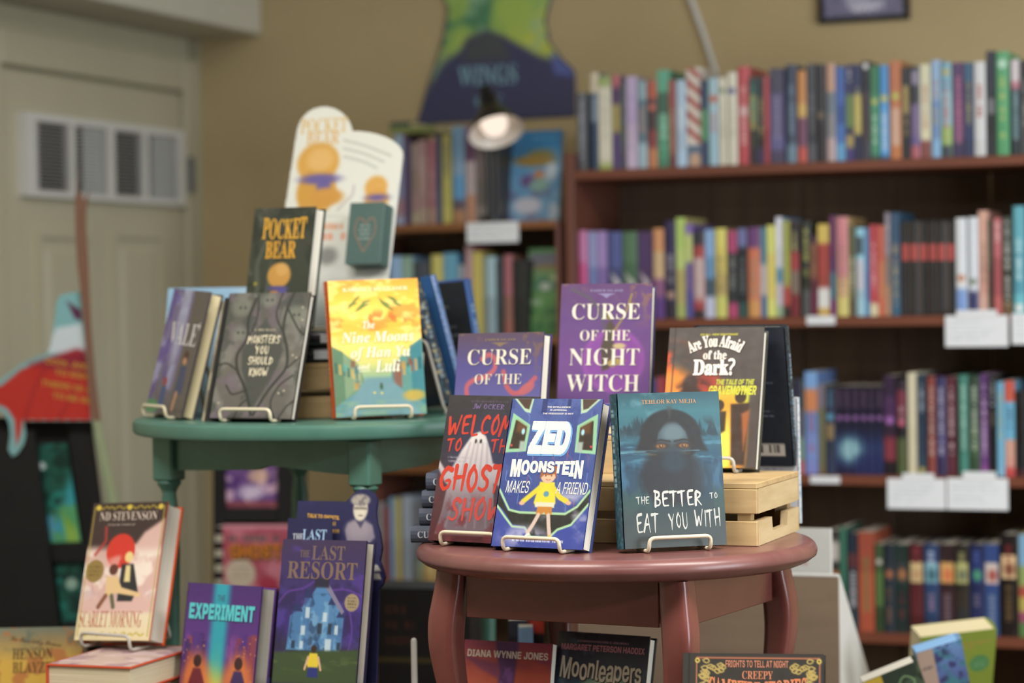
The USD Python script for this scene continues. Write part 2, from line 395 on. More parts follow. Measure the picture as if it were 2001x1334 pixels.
    def mesh(s, gap=.0003, lift=None, x0=0.0):
        x, z = s.X.ravel() * s.w, (1 - s.Y.ravel()) * s.h
        y = np.full(len(x), -gap) if lift is None else lift(s.X.ravel()) - gap
        v = np.c_[x + x0, y, z]; i = np.arange(s.nx * s.ny).reshape(s.ny, s.nx)
        a, b, c, d = i[:-1, :-1].ravel(), i[:-1, 1:].ravel(), i[1:, 1:].ravel(), i[1:, :-1].ravel()
        return (v, np.vstack([np.c_[a, d, c], np.c_[a, c, b]])), np.clip(s.c.reshape(-1, 3), 0, 1)
    def lines(s, gap=.0005, x0=0.0):
        """one mesh for each line of lettering, its shadow included"""
        out, pend, allt = [], [], s.txt
        for n_, e in enumerate(allt):
            pend.append(e)
            if n_ + 1 < len(allt) and len(pend) < 2 and e[2:] == ('sh',): continue
            s.txt = pend; l = s.letters(gap + .00006 * (n_ % 3), x0); pend = []
            if l: out.append(l)
        s.txt = allt; return out
    def letters(s, gap=.0005, x0=0.0):
        vs, fs, cs, k = [], [], [], 0
        lim = sbox(.0005, .0005, s.w - .0005, s.h - .0005)
        for n_, (ps, col, *_) in enumerate(s.txt):
            for p in ps:
                if not p.is_valid: p = p.buffer(0)
                if not lim.contains(p): p = p.intersection(lim)
                if p.is_empty: continue
                v, f = tri2d(p)
                if not len(f): continue
                vs.append(np.c_[v[:, 0] + x0, np.full(len(v), -gap - .00006 * n_), v[:, 1]]); fs.append(f + k); cs.append(np.broadcast_to(col, (len(v), 3))); k += len(v)
        if not vs: return None
        return (np.vstack(vs), np.vstack(fs)), np.vstack(cs)


# ---- books
def case_poly(w, t, hard=True, bulge=.002):
    """cross-section (x = width from the spine, y = thickness) of a book's cover: front board, spine, back board"""
    b = .0026 if hard else .0006
    out = [(w, 0), (.004, 0)] + [(.004 - .004 * math.sin(a) - bulge * math.sin(a), t / 2 - t / 2 * math.cos(a)) for a in np.linspace(.25, math.pi - .25, 7)] + [(.004, t), (w, t)]
    inn = [(w, t - b), (.006, t - b), (.0045, t - b * 1.6), (.0045, b * 1.6), (.006, b), (w, b)]
    return Polygon(out + inn).buffer(0)


def display_book(name, label, pose, w, h, t, art, cover='333', mat=None, hard=True, group=None, pages=None, spine=None, back=None, xoff=True):
    """front cover faces -y, spine on the left; pose: matrix of the bottom middle of the front cover"""
    o = thing(name, label, 'book', pose, group)
    x0 = -w / 2 if xoff else 0.0; mat = mat or SATIN; ov = .003 if hard else 0.0
    m = extr(case_poly(w, t, hard), h); m.apply_translation([x0, 0, 0]); part(o, 'cover', m, mat, col=cover)
    b = .0026 if hard else .0006
    n = 6; fe = [(w - ov - (.0022 if hard else .0004) * math.sin(math.pi * i / n), b + (t - 2 * b) * i / n) for i in range(n + 1)]
    pg = extr(Polygon([(.005, b)] + fe + [(.005, t - b)]), h - 2 * ov - .0004); pg.apply_translation([x0, 0, ov + .0002]); part(o, 'page_block', pg, pages or PAGES)
    if art is not None:
        me, c = art.mesh(x0=x0); part(o, 'cover_print', me, mat, col=c)
        for lt in art.lines(x0=x0): part(o, 'lettering_line', lt[0], mat, col=lt[1])
    if spine is not None:
        me, c = spine.mesh(); v = me[0]                          # sheet x runs along the thickness, seen from the left
        part(o, 'spine_print', (np.c_[np.full(len(v), x0) - .0025 * np.sin(np.pi * np.clip(v[:, 0] / t, 0, 1)) + .0006 - .0022, t - v[:, 0], v[:, 2]], me[1]), mat, col=c)
    if back is not None:
        me, c = back.mesh(); v = me[0]
        part(o, 'back_print', (np.c_[x0 + w - v[:, 0], t + .0003 + 0 * v[:, 0], v[:, 2]], me[1]), mat, col=c)
        for lt in back.lines(): v = lt[0][0]; part(o, 'back_lettering_line', (np.c_[x0 + w - v[:, 0], t - v[:, 1], v[:, 2]], lt[0][1]), mat, col=lt[1])
    return o


def spine_book(label, pose, t, h, d, art, cover, group, hard=True, name='book', mat=None):
    """stands spine forward: spine spans x 0..t at y = 0, the book runs back along +y"""
    o = thing(name, label, 'book', pose, group); mat = mat or SATIN
    bulge = .0022 if hard else .0004; ov = .0025 if hard else 0.0; b = min(.0022 if hard else .0006, t * .2)
    s = [(t / 2 - t / 2 * math.cos(a), bulge - bulge * math.sin(a)) for a in np.linspace(0, math.pi, 9)]
    q = s + [(t, d), (t - b, d), (t - b, .006), (b, .006), (b, d), (0, d)]
    part(o, 'cover', extr(Polygon(q).buffer(0), h), mat, col=cover)
    part(o, 'page_block', bx(b, t - b, .006, d - ov, ov + .0003, h - ov - .0003), PAGESX)
    me, c = art.mesh(lift=lambda x: bulge - bulge * np.sin(np.arccos(np.clip(1 - 2 * x, -1, 1))))
    part(o, 'spine_print', me, mat, smooth=True, col=c)
    return o
# ================================================================ the room (walls follow the two vanishing points of the photo)
WA = math.radians(21.5)                                            # the back wall is turned 21.5 degrees from the picture plane
U, N = np.array([math.cos(WA), -math.sin(WA), 0]), np.array([math.sin(WA), math.cos(WA), 0])
P0 = at_y(1600, 620, 4.60)                                         # a point on the front of the big bookcase
WALL_BACK = .40                                                    # how far the wall lies behind the bookcase front
Q = at_plane(375, 500, P0 + N * WALL_BACK, N)
CORNER = np.array([Q[0], Q[1], 0.0])                               # left back corner on the floor
CEILZ = 2.75
RM = np.eye(4); RM[:3, 0], RM[:3, 1], RM[:3, 3] = U, N, CORNER      # room frame: x along the back wall, y into it
def in_room(px, py, off=0.0, wall='back'):
    """room coordinates of a pixel on the back wall (off metres in front of it) or on the left wall"""
    p = at_plane(px, py, CORNER - N * off, N) if wall == 'back' else at_plane(px, py, CORNER + U * off, U)
    d = p - CORNER; return np.array([d @ U, d @ N, d[2]])
def room(m): m = m.copy(); m.apply_transform(RM); return m
def rstruct(name, mesh, mat, **k): return struct(name, room(mesh), mat, **k)

rstruct('floor', bx(-.1, 6.1, -8.1, .1, -.1, 0), FLOORM)
rstruct('ceiling', bx(-.1, 6.1, -8.1, .1, CEILZ, CEILZ + .1), CEIL)
rstruct('wall_back', bx(-.1, 6.1, 0, .1, 0, CEILZ), WALLTAN)
rstruct('wall_right', bx(6.0, 6.1, -8, 0, 0, CEILZ), WALLTAN)
rstruct('wall_front', bx(-.1, 6.1, -8.1, -8.0, 0, CEILZ), WALLTAN)
rstruct('wall_left', bx(-.1, 0, -8, 0, 0, CEILZ), CREAM)

# ---- door in the left wall: casing, recessed leaf with two raised panels, louvred grille and a hinge
yA, yB = in_room(-14, 300, 0, 'left')[1], in_room(346, 300, 0, 'left')[1]
ztop = in_room(180, 155, 0, 'left')[2]
dm = lambda y0, y1, z0, z1, x0, x1, r=.003: room(bx(x0, x1, y0, y1, z0, z1, r))
door = thing('door_1', None, None, None, kind='structure'); 
part(door, 'door_leaf', dm(yA + .004, yB - .004, .01, ztop - .006, .0005, .012), CREAM)
cas = join(bx(.0005, .026, yB, yB + .062, 0, ztop + .075, .004), bx(.0005, .026, yA - .075, yA, 0, ztop + .075, .004), bx(.0005, .026, yA, yB, ztop, ztop + .075, .004))
part(door, 'door_casing', room(cas), CREAM)
for (a, b, zt) in ((66, 160, 466), (214, 300, 466)):
    y0, y1, z1 = in_room(a, zt, 0, 'left')[1], in_room(b, zt, 0, 'left')[1], in_room((a + b) / 2, zt, 0, 'left')[2]
    rec = Polygon([(y0 - .018, .95), (y1 + .018, .95), (y1 + .018, z1 + .018), (y0 - .018, z1 + .018)], [[(y0, .97), (y0, z1), (y1, z1), (y1, .97)]])
    m = extr(rec, .009); v = m.vertices.copy(); m.vertices = np.c_[.0115 + v[:, 2], v[:, 0], v[:, 1]]; m.invert()
    part(door, 'panel_moulding', room(m), CREAM)
    pm = trimesh.convex.convex_hull(np.array([[x, y, z] for x, e in ((.0118, .016), (.018, .034)) for y in (y0 + e, y1 - e) for z in (.97 + e, z1 - e)]))
    part(door, 'raised_panel', room(pm), CREAM)
hz0, hz1 = in_room(352, 378, 0, 'left')[2], in_room(352, 308, 0, 'left')[2]; hy = in_room(352, 340, 0, 'left')[1]
part(door, 'hinge', room(join(bx(.012, .029, hy - .010, hy + .010, hz0, hz1, .002), trimesh.creation.cylinder(.007, hz1 - hz0, sections=14, transform=trimesh.transformations.translation_matrix([.03, hy, (hz0 + hz1) / 2])))), STEEL, label='dark steel hinge')
# grille
gy0, gy1 = in_room(24, 310, 0, 'left')[1], in_room(337, 320, 0, 'left')[1]
gz0, gz1 = in_room(180, 393, 0, 'left')[2], in_room(180, 238, 0, 'left')[2]
grille = thing('vent_grille', 'white louvred vent grille with four openings set in the upper door', 'vent')
gy = lambda px: in_room(px, 315, 0, 'left')[1]
op = [(gy(45), gy(113)), (gy(122), gy(187)), (gy(200), gy(257)), (gy(266), gy(326))]
zz0, zz1 = gz0 + .013, gz1 - .016
fr = Polygon([(gy0, gz0), (gy1, gz0), (gy1, gz1), (gy0, gz1)], [[(a, zz0), (a, zz1), (b, zz1), (b, zz0)] for a, b in op])
m = extr(fr, .02); v = m.vertices.copy(); m.vertices = np.c_[.0125 + v[:, 2], v[:, 0], v[:, 1]]; m.invert()
part(grille, 'grille_frame', room(m), WHITEP)
part(grille, 'shade_backing', room(bx(.0122, .0135, op[0][0] - .005, op[3][1] + .005, zz0, zz1)), BLACKM, label='black sheet standing in for the shade in the opening behind the louvres')  # flat black sheet: the darkness of the recess is put in as colour
for (a, b) in ((gy(43), gy(63)), (gy(149), gy(189)), (gy(198), gy(212)), (gy(284), gy(328))):
    part(grille, 'blanking_strip', room(bx(.0137, .016, a, b, zz0, zz1)), WHITEP, label='pale strip covering part of the opening')
ls = []
for z in np.arange(zz0 + .003, zz1, .0075):
    s = bx(.017, .030, op[0][0] - .002, op[3][1] + .002, z, z + .0011); ls.append(s)
part(grille, 'louvre', room(join(*ls)), WHITEP, kind='stuff')

# ---- boxed soffit along the left wall under the ceiling
sz = in_room(372, 78, 0, 'left')[2]; sx = in_room(512, 58, 0, 'back')[0]
rstruct('trim_1', bx(.0, sx, -7.9, -.001, sz, CEILZ - .001, .004), m_noise('pale_soffit_paint', 'c6c3b4', 'bfbcad', (3, 3, 3), .6))
rstruct('trim_2', bx(.0, .030, yB + .064, -.001, 0, sz - .002, .003), CREAM)


def back_frame(px, py, off=0.0, extra=0.0):
    """matrix of a thing hanging on the back wall: x along the wall, y into it, z up"""
    p = at_plane(px, py, CORNER - N * off, N); return frame(p, -math.degrees(WA) + extra)

# framed picture, top right
ppm = in_room(1775, 30)[0] - in_room(1598, 44)[0]
o = thing('framed_picture', 'black framed purple poster hanging high on the tan wall', 'picture', back_frame(1687, 41, .012))
w, h = ppm, .24
part(o, 'frame', extr_front(Polygon([(-w / 2, 0), (w / 2, 0), (w / 2, h), (-w / 2, h)], [[(-w / 2 + .010, .010), (-w / 2 + .010, h - .010), (w / 2 - .010, h - .010), (w / 2 - .010, .010)]]), .012), BLACKM)
a = Art(w - .02, h - .02, 60, '4c4a6e'); a.rect(.03, 0, .97, .97, '56527c'); a.cloud(6, '6a678f', .5, seed=3)
a.poly([(.25, .86), (.42, .6), (.6, .88)], '8f8fae', .05).rect(.3, .84, .75, .93, 'aaaac0', .04, .8).bars(.36, .9, .7, .95, 'd8d8e4', 2, False)
me, c = a.mesh(); part(o, 'poster_print', (me[0] + [-w / 2 + .01, .006, .010], me[1]), GLOSS, col=c)

# white cable down the wall
p1, p2 = in_room(1343, -20, .006), in_room(1398, 140, .006)
c3 = [CORNER + U * q[0] + N * q[1] + np.array([0, 0, q[2]]) for q in (p1 + (p1 - p2) * (CEILZ - .004 - p1[2]) / (p1[2] - p2[2]), p1, .5 * (p1 + p2) + [.002, 0, 0], p2, p2 + [.03, 0, -.2])]
o = thing('wall_cable', 'white cable running slantwise down the tan wall', 'cable'); part(o, 'cable_cover', tube(c3, .0062, 8), WHITEP)

# die-cut poster, green and yellow over a dark blue skyline, on the wall above the small bookcase
o = thing('cutout_poster', 'green and navy cut-out poster on the wall above the black lamp', 'poster', back_frame(966, 234, .006))
q0, q1 = in_room(812, 236, .006), in_room(1122, 226, .006); W_ = q1[0] - q0[0]
sc = W_ / 310.0; H_ = 300 * sc
pt = lambda px, py: ((px - 966) * sc, (236 - py) * sc)
outl = [pt(812, 238), pt(838, 160), pt(858, 110), pt(868, 80), pt(878, 30), pt(862, -10), pt(880, -60), pt(1080, -60), pt(1112, -10), pt(1080, 20), pt(1068, 60), pt(1074, 100), pt(1100, 135), pt(1117, 150), pt(1122, 160), pt(1122, 226), pt(1122, 236)]
pol = Polygon(outl).buffer(.004).buffer(-.004)
part(o, 'card', extr_front(pol, .004), CARD, col='3c4468')
a = Art(W_, H_, 90, '3a3d62')
fx = lambda px, py: ((px - 811) / 310.0, 1 - (236 - py) / 300.0)
a.grad([(0, '5e9a74'), (.35, '8ab87c'), (.55, 'a8b868'), (.7, '6a8a7c'), (1, '3b3f66')])
a.cloud(4, 'c4cc54', .9, .44, .56, 5).cloud(6, '3f7a5c', .8, .5, .6, 9).cloud(9, '9cc0a0', .6, .52, .62, 12)
for (x, y, r) in ((1000, 60, 40), (905, 95, 30), (1010, 20, 45), (890, 20, 30)): a.ell(*fx(x, y), r / 310, r / 270, 'a8c45a', .05, .75)
a.poly([fx(806, 244), fx(838, 168), fx(870, 128), fx(900, 108), fx(915, 85), fx(950, 74), fx(985, 84), fx(1020, 105), fx(1060, 128), fx(1090, 135), fx(1130, 170), fx(1130, 250)], '3b3e66', .05)
a.poly([fx(905, 128), fx(918, 92), fx(952, 76), fx(985, 90), fx(1000, 128)], '474c52', .06).poly([fx(1076, 120), fx(1130, 150), fx(1120, 165), fx(1084, 160)], '5a66b0', .04)
a.text('WINGS', (955 - 811) / 310, 1 - (236 - 172) / 300, .115, '86b2c4', 'serif', wd=.37)
a.text('OF', (955 - 811) / 310, 1 - (236 - 212) / 300, .07, '7098b4', 'serif', wd=.18)
me, c = a.mesh()
keep = shapely.contains_xy(pol.buffer(-.001), me[0][:, 0] - W_ / 2, me[0][:, 2]); f = me[1][keep[me[1]].all(1)]
v_, f, use = compact(me[0] + [-W_ / 2, 0, 0], f); part(o, 'poster_print', (v_, f), SATIN, col=c[use])
for lt in a.lines(): part(o, 'lettering_line', (lt[0][0] + [-W_ / 2, 0, 0], lt[0][1]), SATIN, col=lt[1])

# ================================================================ bookcases
ZA, ZB, ZC, ZD = [at_plane(1600, y, P0, N)[2] for y in (316, 619, 928, 1233)]
u_of = lambda px, py=620: (at_plane(px, py, P0, N) - P0) @ U
CR = np.eye(4); CR[:3, 0], CR[:3, 1], CR[:3, 3] = U, N, [P0[0], P0[1], 0]     # case frame: x along the front, y into the case
uL, uR = u_of(1106), u_of(2001) + .10
DEEP = .27
case = thing('bookcase', 'tall red-brown wooden bookcase with dark plank back against the tan wall', 'bookcase', CR)
for k, z in enumerate((ZA, ZB, ZC, ZD, ZD - .31, ZD - .62)):
    part(case, 'shelf', bx(uL + .0205, uR, .0, DEEP, z - .019, z, .0015), SHELFWOOD)
part(case, 'side_panel', bx(uL, uL + .020, -.001, DEEP + .01, 0, ZA + .035, .002), UPRIGHT)
part(case, 'side_panel', bx(uR + .0005, uR + .0205, -.001, DEEP + .01, 0, ZA + .035, .002), UPRIGHT)
seam = [uL + .021] + [u_of(p) + .02 for p in (1290, 1480, 1672, 1866, 2000)] + [uR]
for a_, b_ in zip(seam[:-1], seam[1:]):
    part(case, 'back_plank', bx(a_ + .0015, b_ - .0015, DEEP + .001, DEEP + .011, 0, ZA - .001, .0015), DARKWOOD)
part(case, 'plinth', bx(uL + .021, uR, .02, .04, 0, max(.01, ZD - .64)), DARKWOOD)

LA = math.radians(25)
UL_, NL_ = np.array([math.cos(LA), -math.sin(LA), 0]), np.array([math.sin(LA), math.cos(LA), 0])
PL0 = at_plane(1104, 500, P0, N) - UL_ * .0125                                   # the small case meets the left edge of the big one
CL = np.eye(4); CL[:3, 0], CL[:3, 1], CL[:3, 3] = UL_, NL_, [PL0[0], PL0[1], 0]
ul_of = lambda px, py=500: (at_plane(px, py, PL0, NL_) - PL0) @ UL_
ZLA, ZLB, ZLC, ZLD = [at_plane(940, y, PL0, NL_)[2] for y in (434, 657, 912, 1143)]
uLL = ul_of(700)
DL = .19
case2 = thing('bookcase', 'low brown bookcase in the corner with books standing on its top', 'bookcase', CL)
for z in (ZLA, ZLB, ZLC, ZLD, ZLD - .27):
    part(case2, 'shelf', bx(uLL + .0185, -.009, 0, DL, z - .016, z, .0015), m_noise('orange_brown_shelf_wood', '8a5a34', '754a2a', (3, 40, 40), .45, .05) if z == ZLA else LK + 'orange_brown_shelf_wood')
part(case2, 'side_panel', bx(uLL, uLL + .018, -.001, DL, 0, ZLA - .017, .002), UPRIGHT)
part(case2, 'side_panel', bx(-.0085, -.0005, -.001, DL, 0, ZLA - .001, .002), UPRIGHT)
part(case2, 'back_panel', bx(uLL, -.0005, DL + .0005, DL + .006, 0, ZLA - .001), DARKWOOD)


def case_pose(C, u, z, inset, yaw_extra=0.0):
    m = C.copy(); r = np.eye(4); r[:3, :3] = frame((0, 0, 0), yaw_extra)[:3, :3]; r[:3, 3] = (u, inset, z); return m @ r
# ================================================================ shelved books, spine outwards
# a line per book: left, right and top in the row's own pixel frame ; colours down the spine (colour@start, ~ = blended) ; features ; words
#   features: T colour start end = lettering too small to read, D colour centre = round emblem, P colour start end = patch, B colour start end = band
ROWS = [
 ('A', 1120, 80, 4.35, 'top shelf', 'books on the top shelf', 1.0, '''
30 112 440;606672,565a60@.6;T9aa4b4 .12 .85;slate grey
140 216 270;d8ccb0,4a6688@.2,2f4a6c@.5;P8a9ab0 .25 .5;blue book with torn cream top
216 325 300;9ab060,d8d4c0@.1,d0ccb4@.86,a0b050@.92;T c0bca8 .2 .7;cream with lime green ends
326 400 290;c46070,5c3c74@.12,5c3c74@.28,a89a48@.3,5a4484@.6;Pb0a050 .3 .55;purple with red top and yellow patch
402 448 340;4e5860,44564c@.5,4a5062@.7;T6a7a78 .2 .8;dark slate green
450 540 300;bca8d6,c8b4d4@.5;Ta890c0 .2 .8;pale lavender
541 628 340;8ab0bc,5e7c8e@.2,9cc0d0@.7;T c08878 .3 .6;faded teal
630 712 340;c0583c,4a3a3e@.2,8c3a40@.55,c87c42@.76;Dd06a4a .3;dark red with orange foot
714 818 245;4cb090,3c6a58@.22,3f9a78@.45,3a8a6c@.9;T a0d8c0 .45 .8;bright green
820 866 330;b04a4c,9c5a44@.3,7a3036@.85;T d8a090 .35 .8;thin rust red
868 958 330;a8c8e4,a4c0dc@.5,a8ccec@.8;T d8e0e8 .3 .6;powder blue
960 1082 225;d8d0c8;S b0483c;white with red diagonal stripes
1086 1142 330;34426e,50986a@.33,34426e@.7;;navy with green middle
1146 1238 310;a4cce0,9cc8e0@.5;Dd06a50 .24;T c8787c .4 .62;sky blue with orange dot
1242 1306 310;dcd8c4,d4d0bc@.5;D5a8a6a .15;T b8b49c .3 .7;narrow cream
1308 1392 265;dcdac8,d4d2c0@.6;D5a64a0 .2;T b8b49c .3 .7;cream with blue emblem
1394 1496 215;cc4a58,c84450@.5;T e0b0b0 .2 .8;P d8c0c0 .4 .5;crimson with pale lettering
1500 1564 310;2c5a58,38403a@.5,30303c@.8;Pb0a850 .2 .6;T 50a090 .1 .5;dark teal
1566 1622 300;3c4650,2f3034@.6,4a3a66@.8;Tc0b050 .25 .7;black with yellow lettering
1626 1668 300;c44a56,b03c48@.6;;thin red
1672 1790 230;4a4a66,5e5888@.25,64609a@.7,4c4668@.85;T8a86a8 .3 .75;dusky purple
1804 1900 198;3c4a66,46546e@.4,6a8ca4@.8;T 7a9ab8 .2 .7;navy blue
1904 1984 250;d08a3c,d8b048@.35,7c4c6c@.5,d05040@.82;;orange to yellow to red
'''),
 ('A', 1560, 80, 4.537, 'top shelf', 'books on the top shelf', 1.0, '''
82 156 200;4a505c,3e424e@.5,5a5e6a@.8;T 70747c .3 .7;charcoal grey
158 238 205;34363e,2e2a34@.6;D 7a6a50 .52;near-black
244 328 198;c89a82,70808e@.28,8a8a92@.5,c0a8ac@.75;;tan and grey
332 418 228;3e6cc0,3c78c8@.4,58a8e0@.8;P 2c4c98 .4 .6;royal blue
422 488 208;3a3c6c,6a8a4c@.3,343660@.65,b09a50@.72,4a4088@.85;T b8b8c8 .05 .2;navy with olive middle
490 560 205;36406e,c0ae50@.3,2e3458@.72;T d8d060 .25 .7;navy with yellow lettering
568 638 178;2c3040,4a3c48@.3,464658@.8;D e0e0e4 .05;black with white dot
640 712 218;2f8458,3a9a70@.3,2c5a4c@.94;D c8c848 .38;T d8ecd8 .5 .9;green with yellow emblem
714 802 212;3c9ae0,48a8f0@.4,2a4c74@.95;D c8c848 .35;T d8e8f4 .5 .9;bright blue with yellow emblem
814 912 172;c87444,cc7838@.5;D b8c040 .36;P d8b8a8 .48 .86;orange with pale label
916 988 232;34383e,2a2e38@.5;T b8a04c .2 .75;P b8a04c .2 .5;black with gold lettering
992 1078 222;383c48,7a6a98@.4,6a5c9a@.75,b8606c@.85;P a8a0c0 .05 .2;lavender and black
1080 1172 205;d8d8b4,dcd8b0@.6,8c4844@.8;T b88070 .2 .7;cream with red foot
1174 1262 168;90b8e4,6c94cc@.4,7cb8e8@.8;T b08070 .2 .4;T b8a860 .5 .65;light blue
1264 1360 190;6cb0d0,8cc8dc@.3,9ac060@.66,3a4858@.86;D b8b068 .1;T c04a50 .2 .8;aqua with red lettering
1366 1474 190;5a3c74,6c4478@.4,3e3660@.8;T c86c90 .15 .85;purple with pink lettering
1476 1550 190;34668c,2e3f70@.2,303c66@.8;T c0b44c .2 .65;dark blue with yellow lettering
1554 1660 182;d4d8dc,ccd0d4@.8;T a83c3c .24 .6;white with dark red lettering
1664 1748 85;2a3246,20242c@.4,282a34@.8;P 8a8a94 .45 .6;tall black
1752 1868 90;46a86e,40a468@.6;T b8c848 .2 .84;D b0e0c8 .12;tall green with yellow lettering
1880 1968 165;d8d0d8,c87890@.22,2f5a66@.3,2a3a44@.8;T 90b0b8 .35 .85;teal with pink and white top
1972 2050 170;30343a,4a4e52@.6;T a0a0a0 .2 .7;grey-black at the frame edge
'''),
 ('B', 1120, 380, 4.548, 'second shelf', 'books on the second shelf', 1.12, '''
42 122 320;c878b0,cc4a90@.35,c44080@.8;;hot pink
126 212 328;8c98d0,6c80c0@.4,5c80b8@.8;;periwinkle blue
216 304 325;9c80c4,7c64ac@.4,9078b8@.85;;lavender purple
310 438 330;4c5a9c,3e467c@.4,24283c@.6,32364c@.85;V b8b4b8 .62;D 8a8088 .92;indigo with grey wing
440 572 330;4c7454,3e6648@.35,24342c@.6;V a8aca4 .62;D 80707c .92;forest green with grey wing
576 700 330;4e3468,4c3060@.4,2a2034@.7;V b0a8b0 .62;D b8a448 .9;plum with grey wing and yellow spot
704 806 300;d08c50,c8a878@.25,8c5484@.55,5c3888@.75;;orange fading to purple
816 912 232;342c58,2e2a48@.4,30283c@.85;T a8a4b0 .35 .7;D b08878 .76;dark purple with grey lettering
914 1000 205;a8c850,b4cc68@.3,b0a458@.5,a0b050@.85;;lime green
1002 1062 260;8468b8,b8c868@.1,6c5a9c@.4,4c4ca0@.7;;violet with lime top
1064 1166 330;30343c,a83c3c@.15,b88484@.3,a83c40@.8,2c2c30@.9;P c0b0b0 .3 .75;red with grey panel
1170 1256 310;7ca8dc,5c90c0@.3,40586c@.55,b8c0e0@.75;;light blue with dark middle
1260 1362 300;d4cc48,d0c040@.2,b09c50@.5,c4c84c@.75;T 8a7a4c .3 .7;mustard yellow
1366 1464 320;b43c74,2c3034@.25,30343a@.7,b83c74@.82;T 8a9090 .3 .7;black with magenta ends
1466 1548 300;6a70a8,2a2c34@.2,24282e@.6,285450@.82;T 70787c .3 .75;black with teal foot
1550 1660 290;6c3c7c,d06c44@.22,c87448@.6,d09040@.8;T 9a8468 .35 .75;orange with purple top
1662 1722 290;4080a0,b8b4b8@.4,4c74a4@.75;;teal and grey
1724 1800 272;d0d44c,d4c440@.3,d0d850@.8;;acid yellow
1802 1862 200;d8dcec,c8d0e0@.3,5090b8@.5,c0b8cc@.65,90b090@.88;;white with blue middle
1866 1930 230;98a038,98983c@.6,b04038@.68,342c2c@.88;;olive over red
1934 2006 242;2c2c34,a8343c@.3,7c6c60@.5,7c2430@.75;T c8c070 .1 .3;black and red
'''),
 ('B', 1560, 380, 4.168, 'second shelf', 'books on the second shelf', 1.12, '''
24 98 220;343c38,2e342c@.5,54585a@.7;T b8b448 .05 .6;black with yellow-green lettering
100 154 330;4a3040,7a4838@.1,5c2838@.55,6c2040@.7;T b07c50 .1 .5;maroon
158 254 240;d0b434,a83c34@.2,a04034@.55,d4d4d4@.68,c8a02c@.9;;yellow, red and white
258 304 170;6c2c60,5c3068@.4,3c7084@.55,7c2c70@.82;;thin magenta and teal
308 404 180;d07c88,cc8080@.3,cca868@.6,ccc058@.8;T a06078 .2 .9;pink fading to yellow
406 466 250;5c5c3c,6a6844@.4,5c543c@.8;T c8c4ac .3 .75;olive with pale lettering
468 538 270;7cc4dc,8cb4c8@.4,8cc0d0@.8;P 20242c .1 .3;P c8bcc8 .35 .7;light blue with dark swirl
540 580 270;4488c0,3878b4@.5,4090cc@.8;;narrow blue
582 648 245;b83444,c03c50@.5,b83440@.78,d0c89c@.85;T d8a0a8 .2 .7;red with cream foot
650 702 250;c85c44,c87448@.4,d06440@.8;;thin orange
704 752 145;8c8494,8c7c74@.4,b08868@.7;T b0a8ac .1 .4;tall grey and tan
756 828 145;2c5274,285878@.5,2c6080@.8;T b89c60 .3 .9;dark blue with gold
X 6 832 1276 215
1282 1372 190;d0d8e0,d4d8dc@.6,7098d8@.72;D c08060 .62;white with light blue foot
1382 1464 182;ccd4e0,c8d0dc@.6,30346c@.75;D 70806c .66;white with navy foot
1466 1546 130;d09c88,c89080@.5,d0a090@.8;T 8c6c60 .3 .7;salmon pink
1548 1580 200;2c4a38,203028@.5;;thin dark green
1582 1662 190;c0606a,a84c54@.4,c05c5c@.8;T d8b0b0 .05 .25;coral red
1664 1744 180;3c4640,30342c@.5,6c5430@.85;T c0c4bc .05 .9;black-green with white lettering
1748 1842 92;48a8bc,3c98b0@.4,50b8c8@.8;T c0e0e4 .3 .7;D d8e0e0 .94;tall turquoise
'''),
 ('C', 1520, 680, 3.923, 'third shelf', 'books on the third shelf', 1.08, '''
-985 -925 235;3c4c84,34406c@.5;;slate blue partly hidden
-922 -868 222;b03c48,a83850@.5;T d8a0a0 .2 .7;rose red partly hidden
20 104 240;484874,5c4c5c@.2,34344c@.5;;dusky navy half hidden
106 196 245;2c2c44,5a4a58@.3,70907c@.6,c85060@.85;;dark with pink foot
208 304 180;6ca0dc,d07c3c@.16,5c84c4@.38,6c8cd0@.6,7484cc@.85;T a8547c .4 .8;sky blue with orange burst
306 362 280;786c7c,6c6c4c@.25,6c6a48@.7,70643c@.9;;olive brown
364 436 300;283450,28344c@.5,2a3858@.8;D 4898bc .34;P a8843c .42 .6;T 3c7c98 .05 .25;navy with blue ball
Y 6 440 812 290
814 904 210;342040,4c2858@.2,302038@.45,74283c@.6,201820@.85;D a05cb0 .45;P 8c2c3c .65 .85;black with purple ball
908 984 240;302434,7c2c44@.1,241c24@.4,4c5c30@.6;D c85878 .45;T b0b0b0 .25 .4;black with pink ball
990 1066 188;d4ccac,d0c8a4@.5,d4c8a0@.9;;plain cream pages-out
1070 1136 200;203850,243c54@.5,284458@.8;T a0a8b8 .1 .4;D b0a030 .95;dark navy
1142 1210 215;8c3c34,78302c@.3,904038@.6;T c8b0a8 .1 .8;rust brown
1216 1288 222;383468,403c74@.5,342c5c@.8;T bcb4c8 .1 .8;blue violet
1292 1370 220;5c2434,542030@.5,602838@.8;T c0acb0 .1 .8;maroon with pale lettering
1382 1460 205;348474,308070@.5,348878@.8;T a8d0c4 .1 .75;teal green
1466 1546 210;2c4434,3c5c3c@.5,304c34@.8;T b0bca8 .1 .75;dark green
1550 1614 198;5c3074,6c3c84@.5,8c4494@.88;T c4acd0 .1 .8;bright purple
1618 1676 210;14161c,14161c@.6;T b0b4bc .05 .3;P 504838 .35 .5;black with white lettering
1680 1738 258;58a8cc,60b0d4@.5,70b4d4@.9;T a8a05c .1 .6;light turquoise
1740 1816 250;cc4c34,cc4c34@.19,58acd4@.2,58acd4@.58,d09884@.6,d09080@.78,c83c3c@.9;T 3c5c74 .28 .5;red and blue
1820 1900 330;181416,14161a@.6,441c20@.9;;plain black
'''),
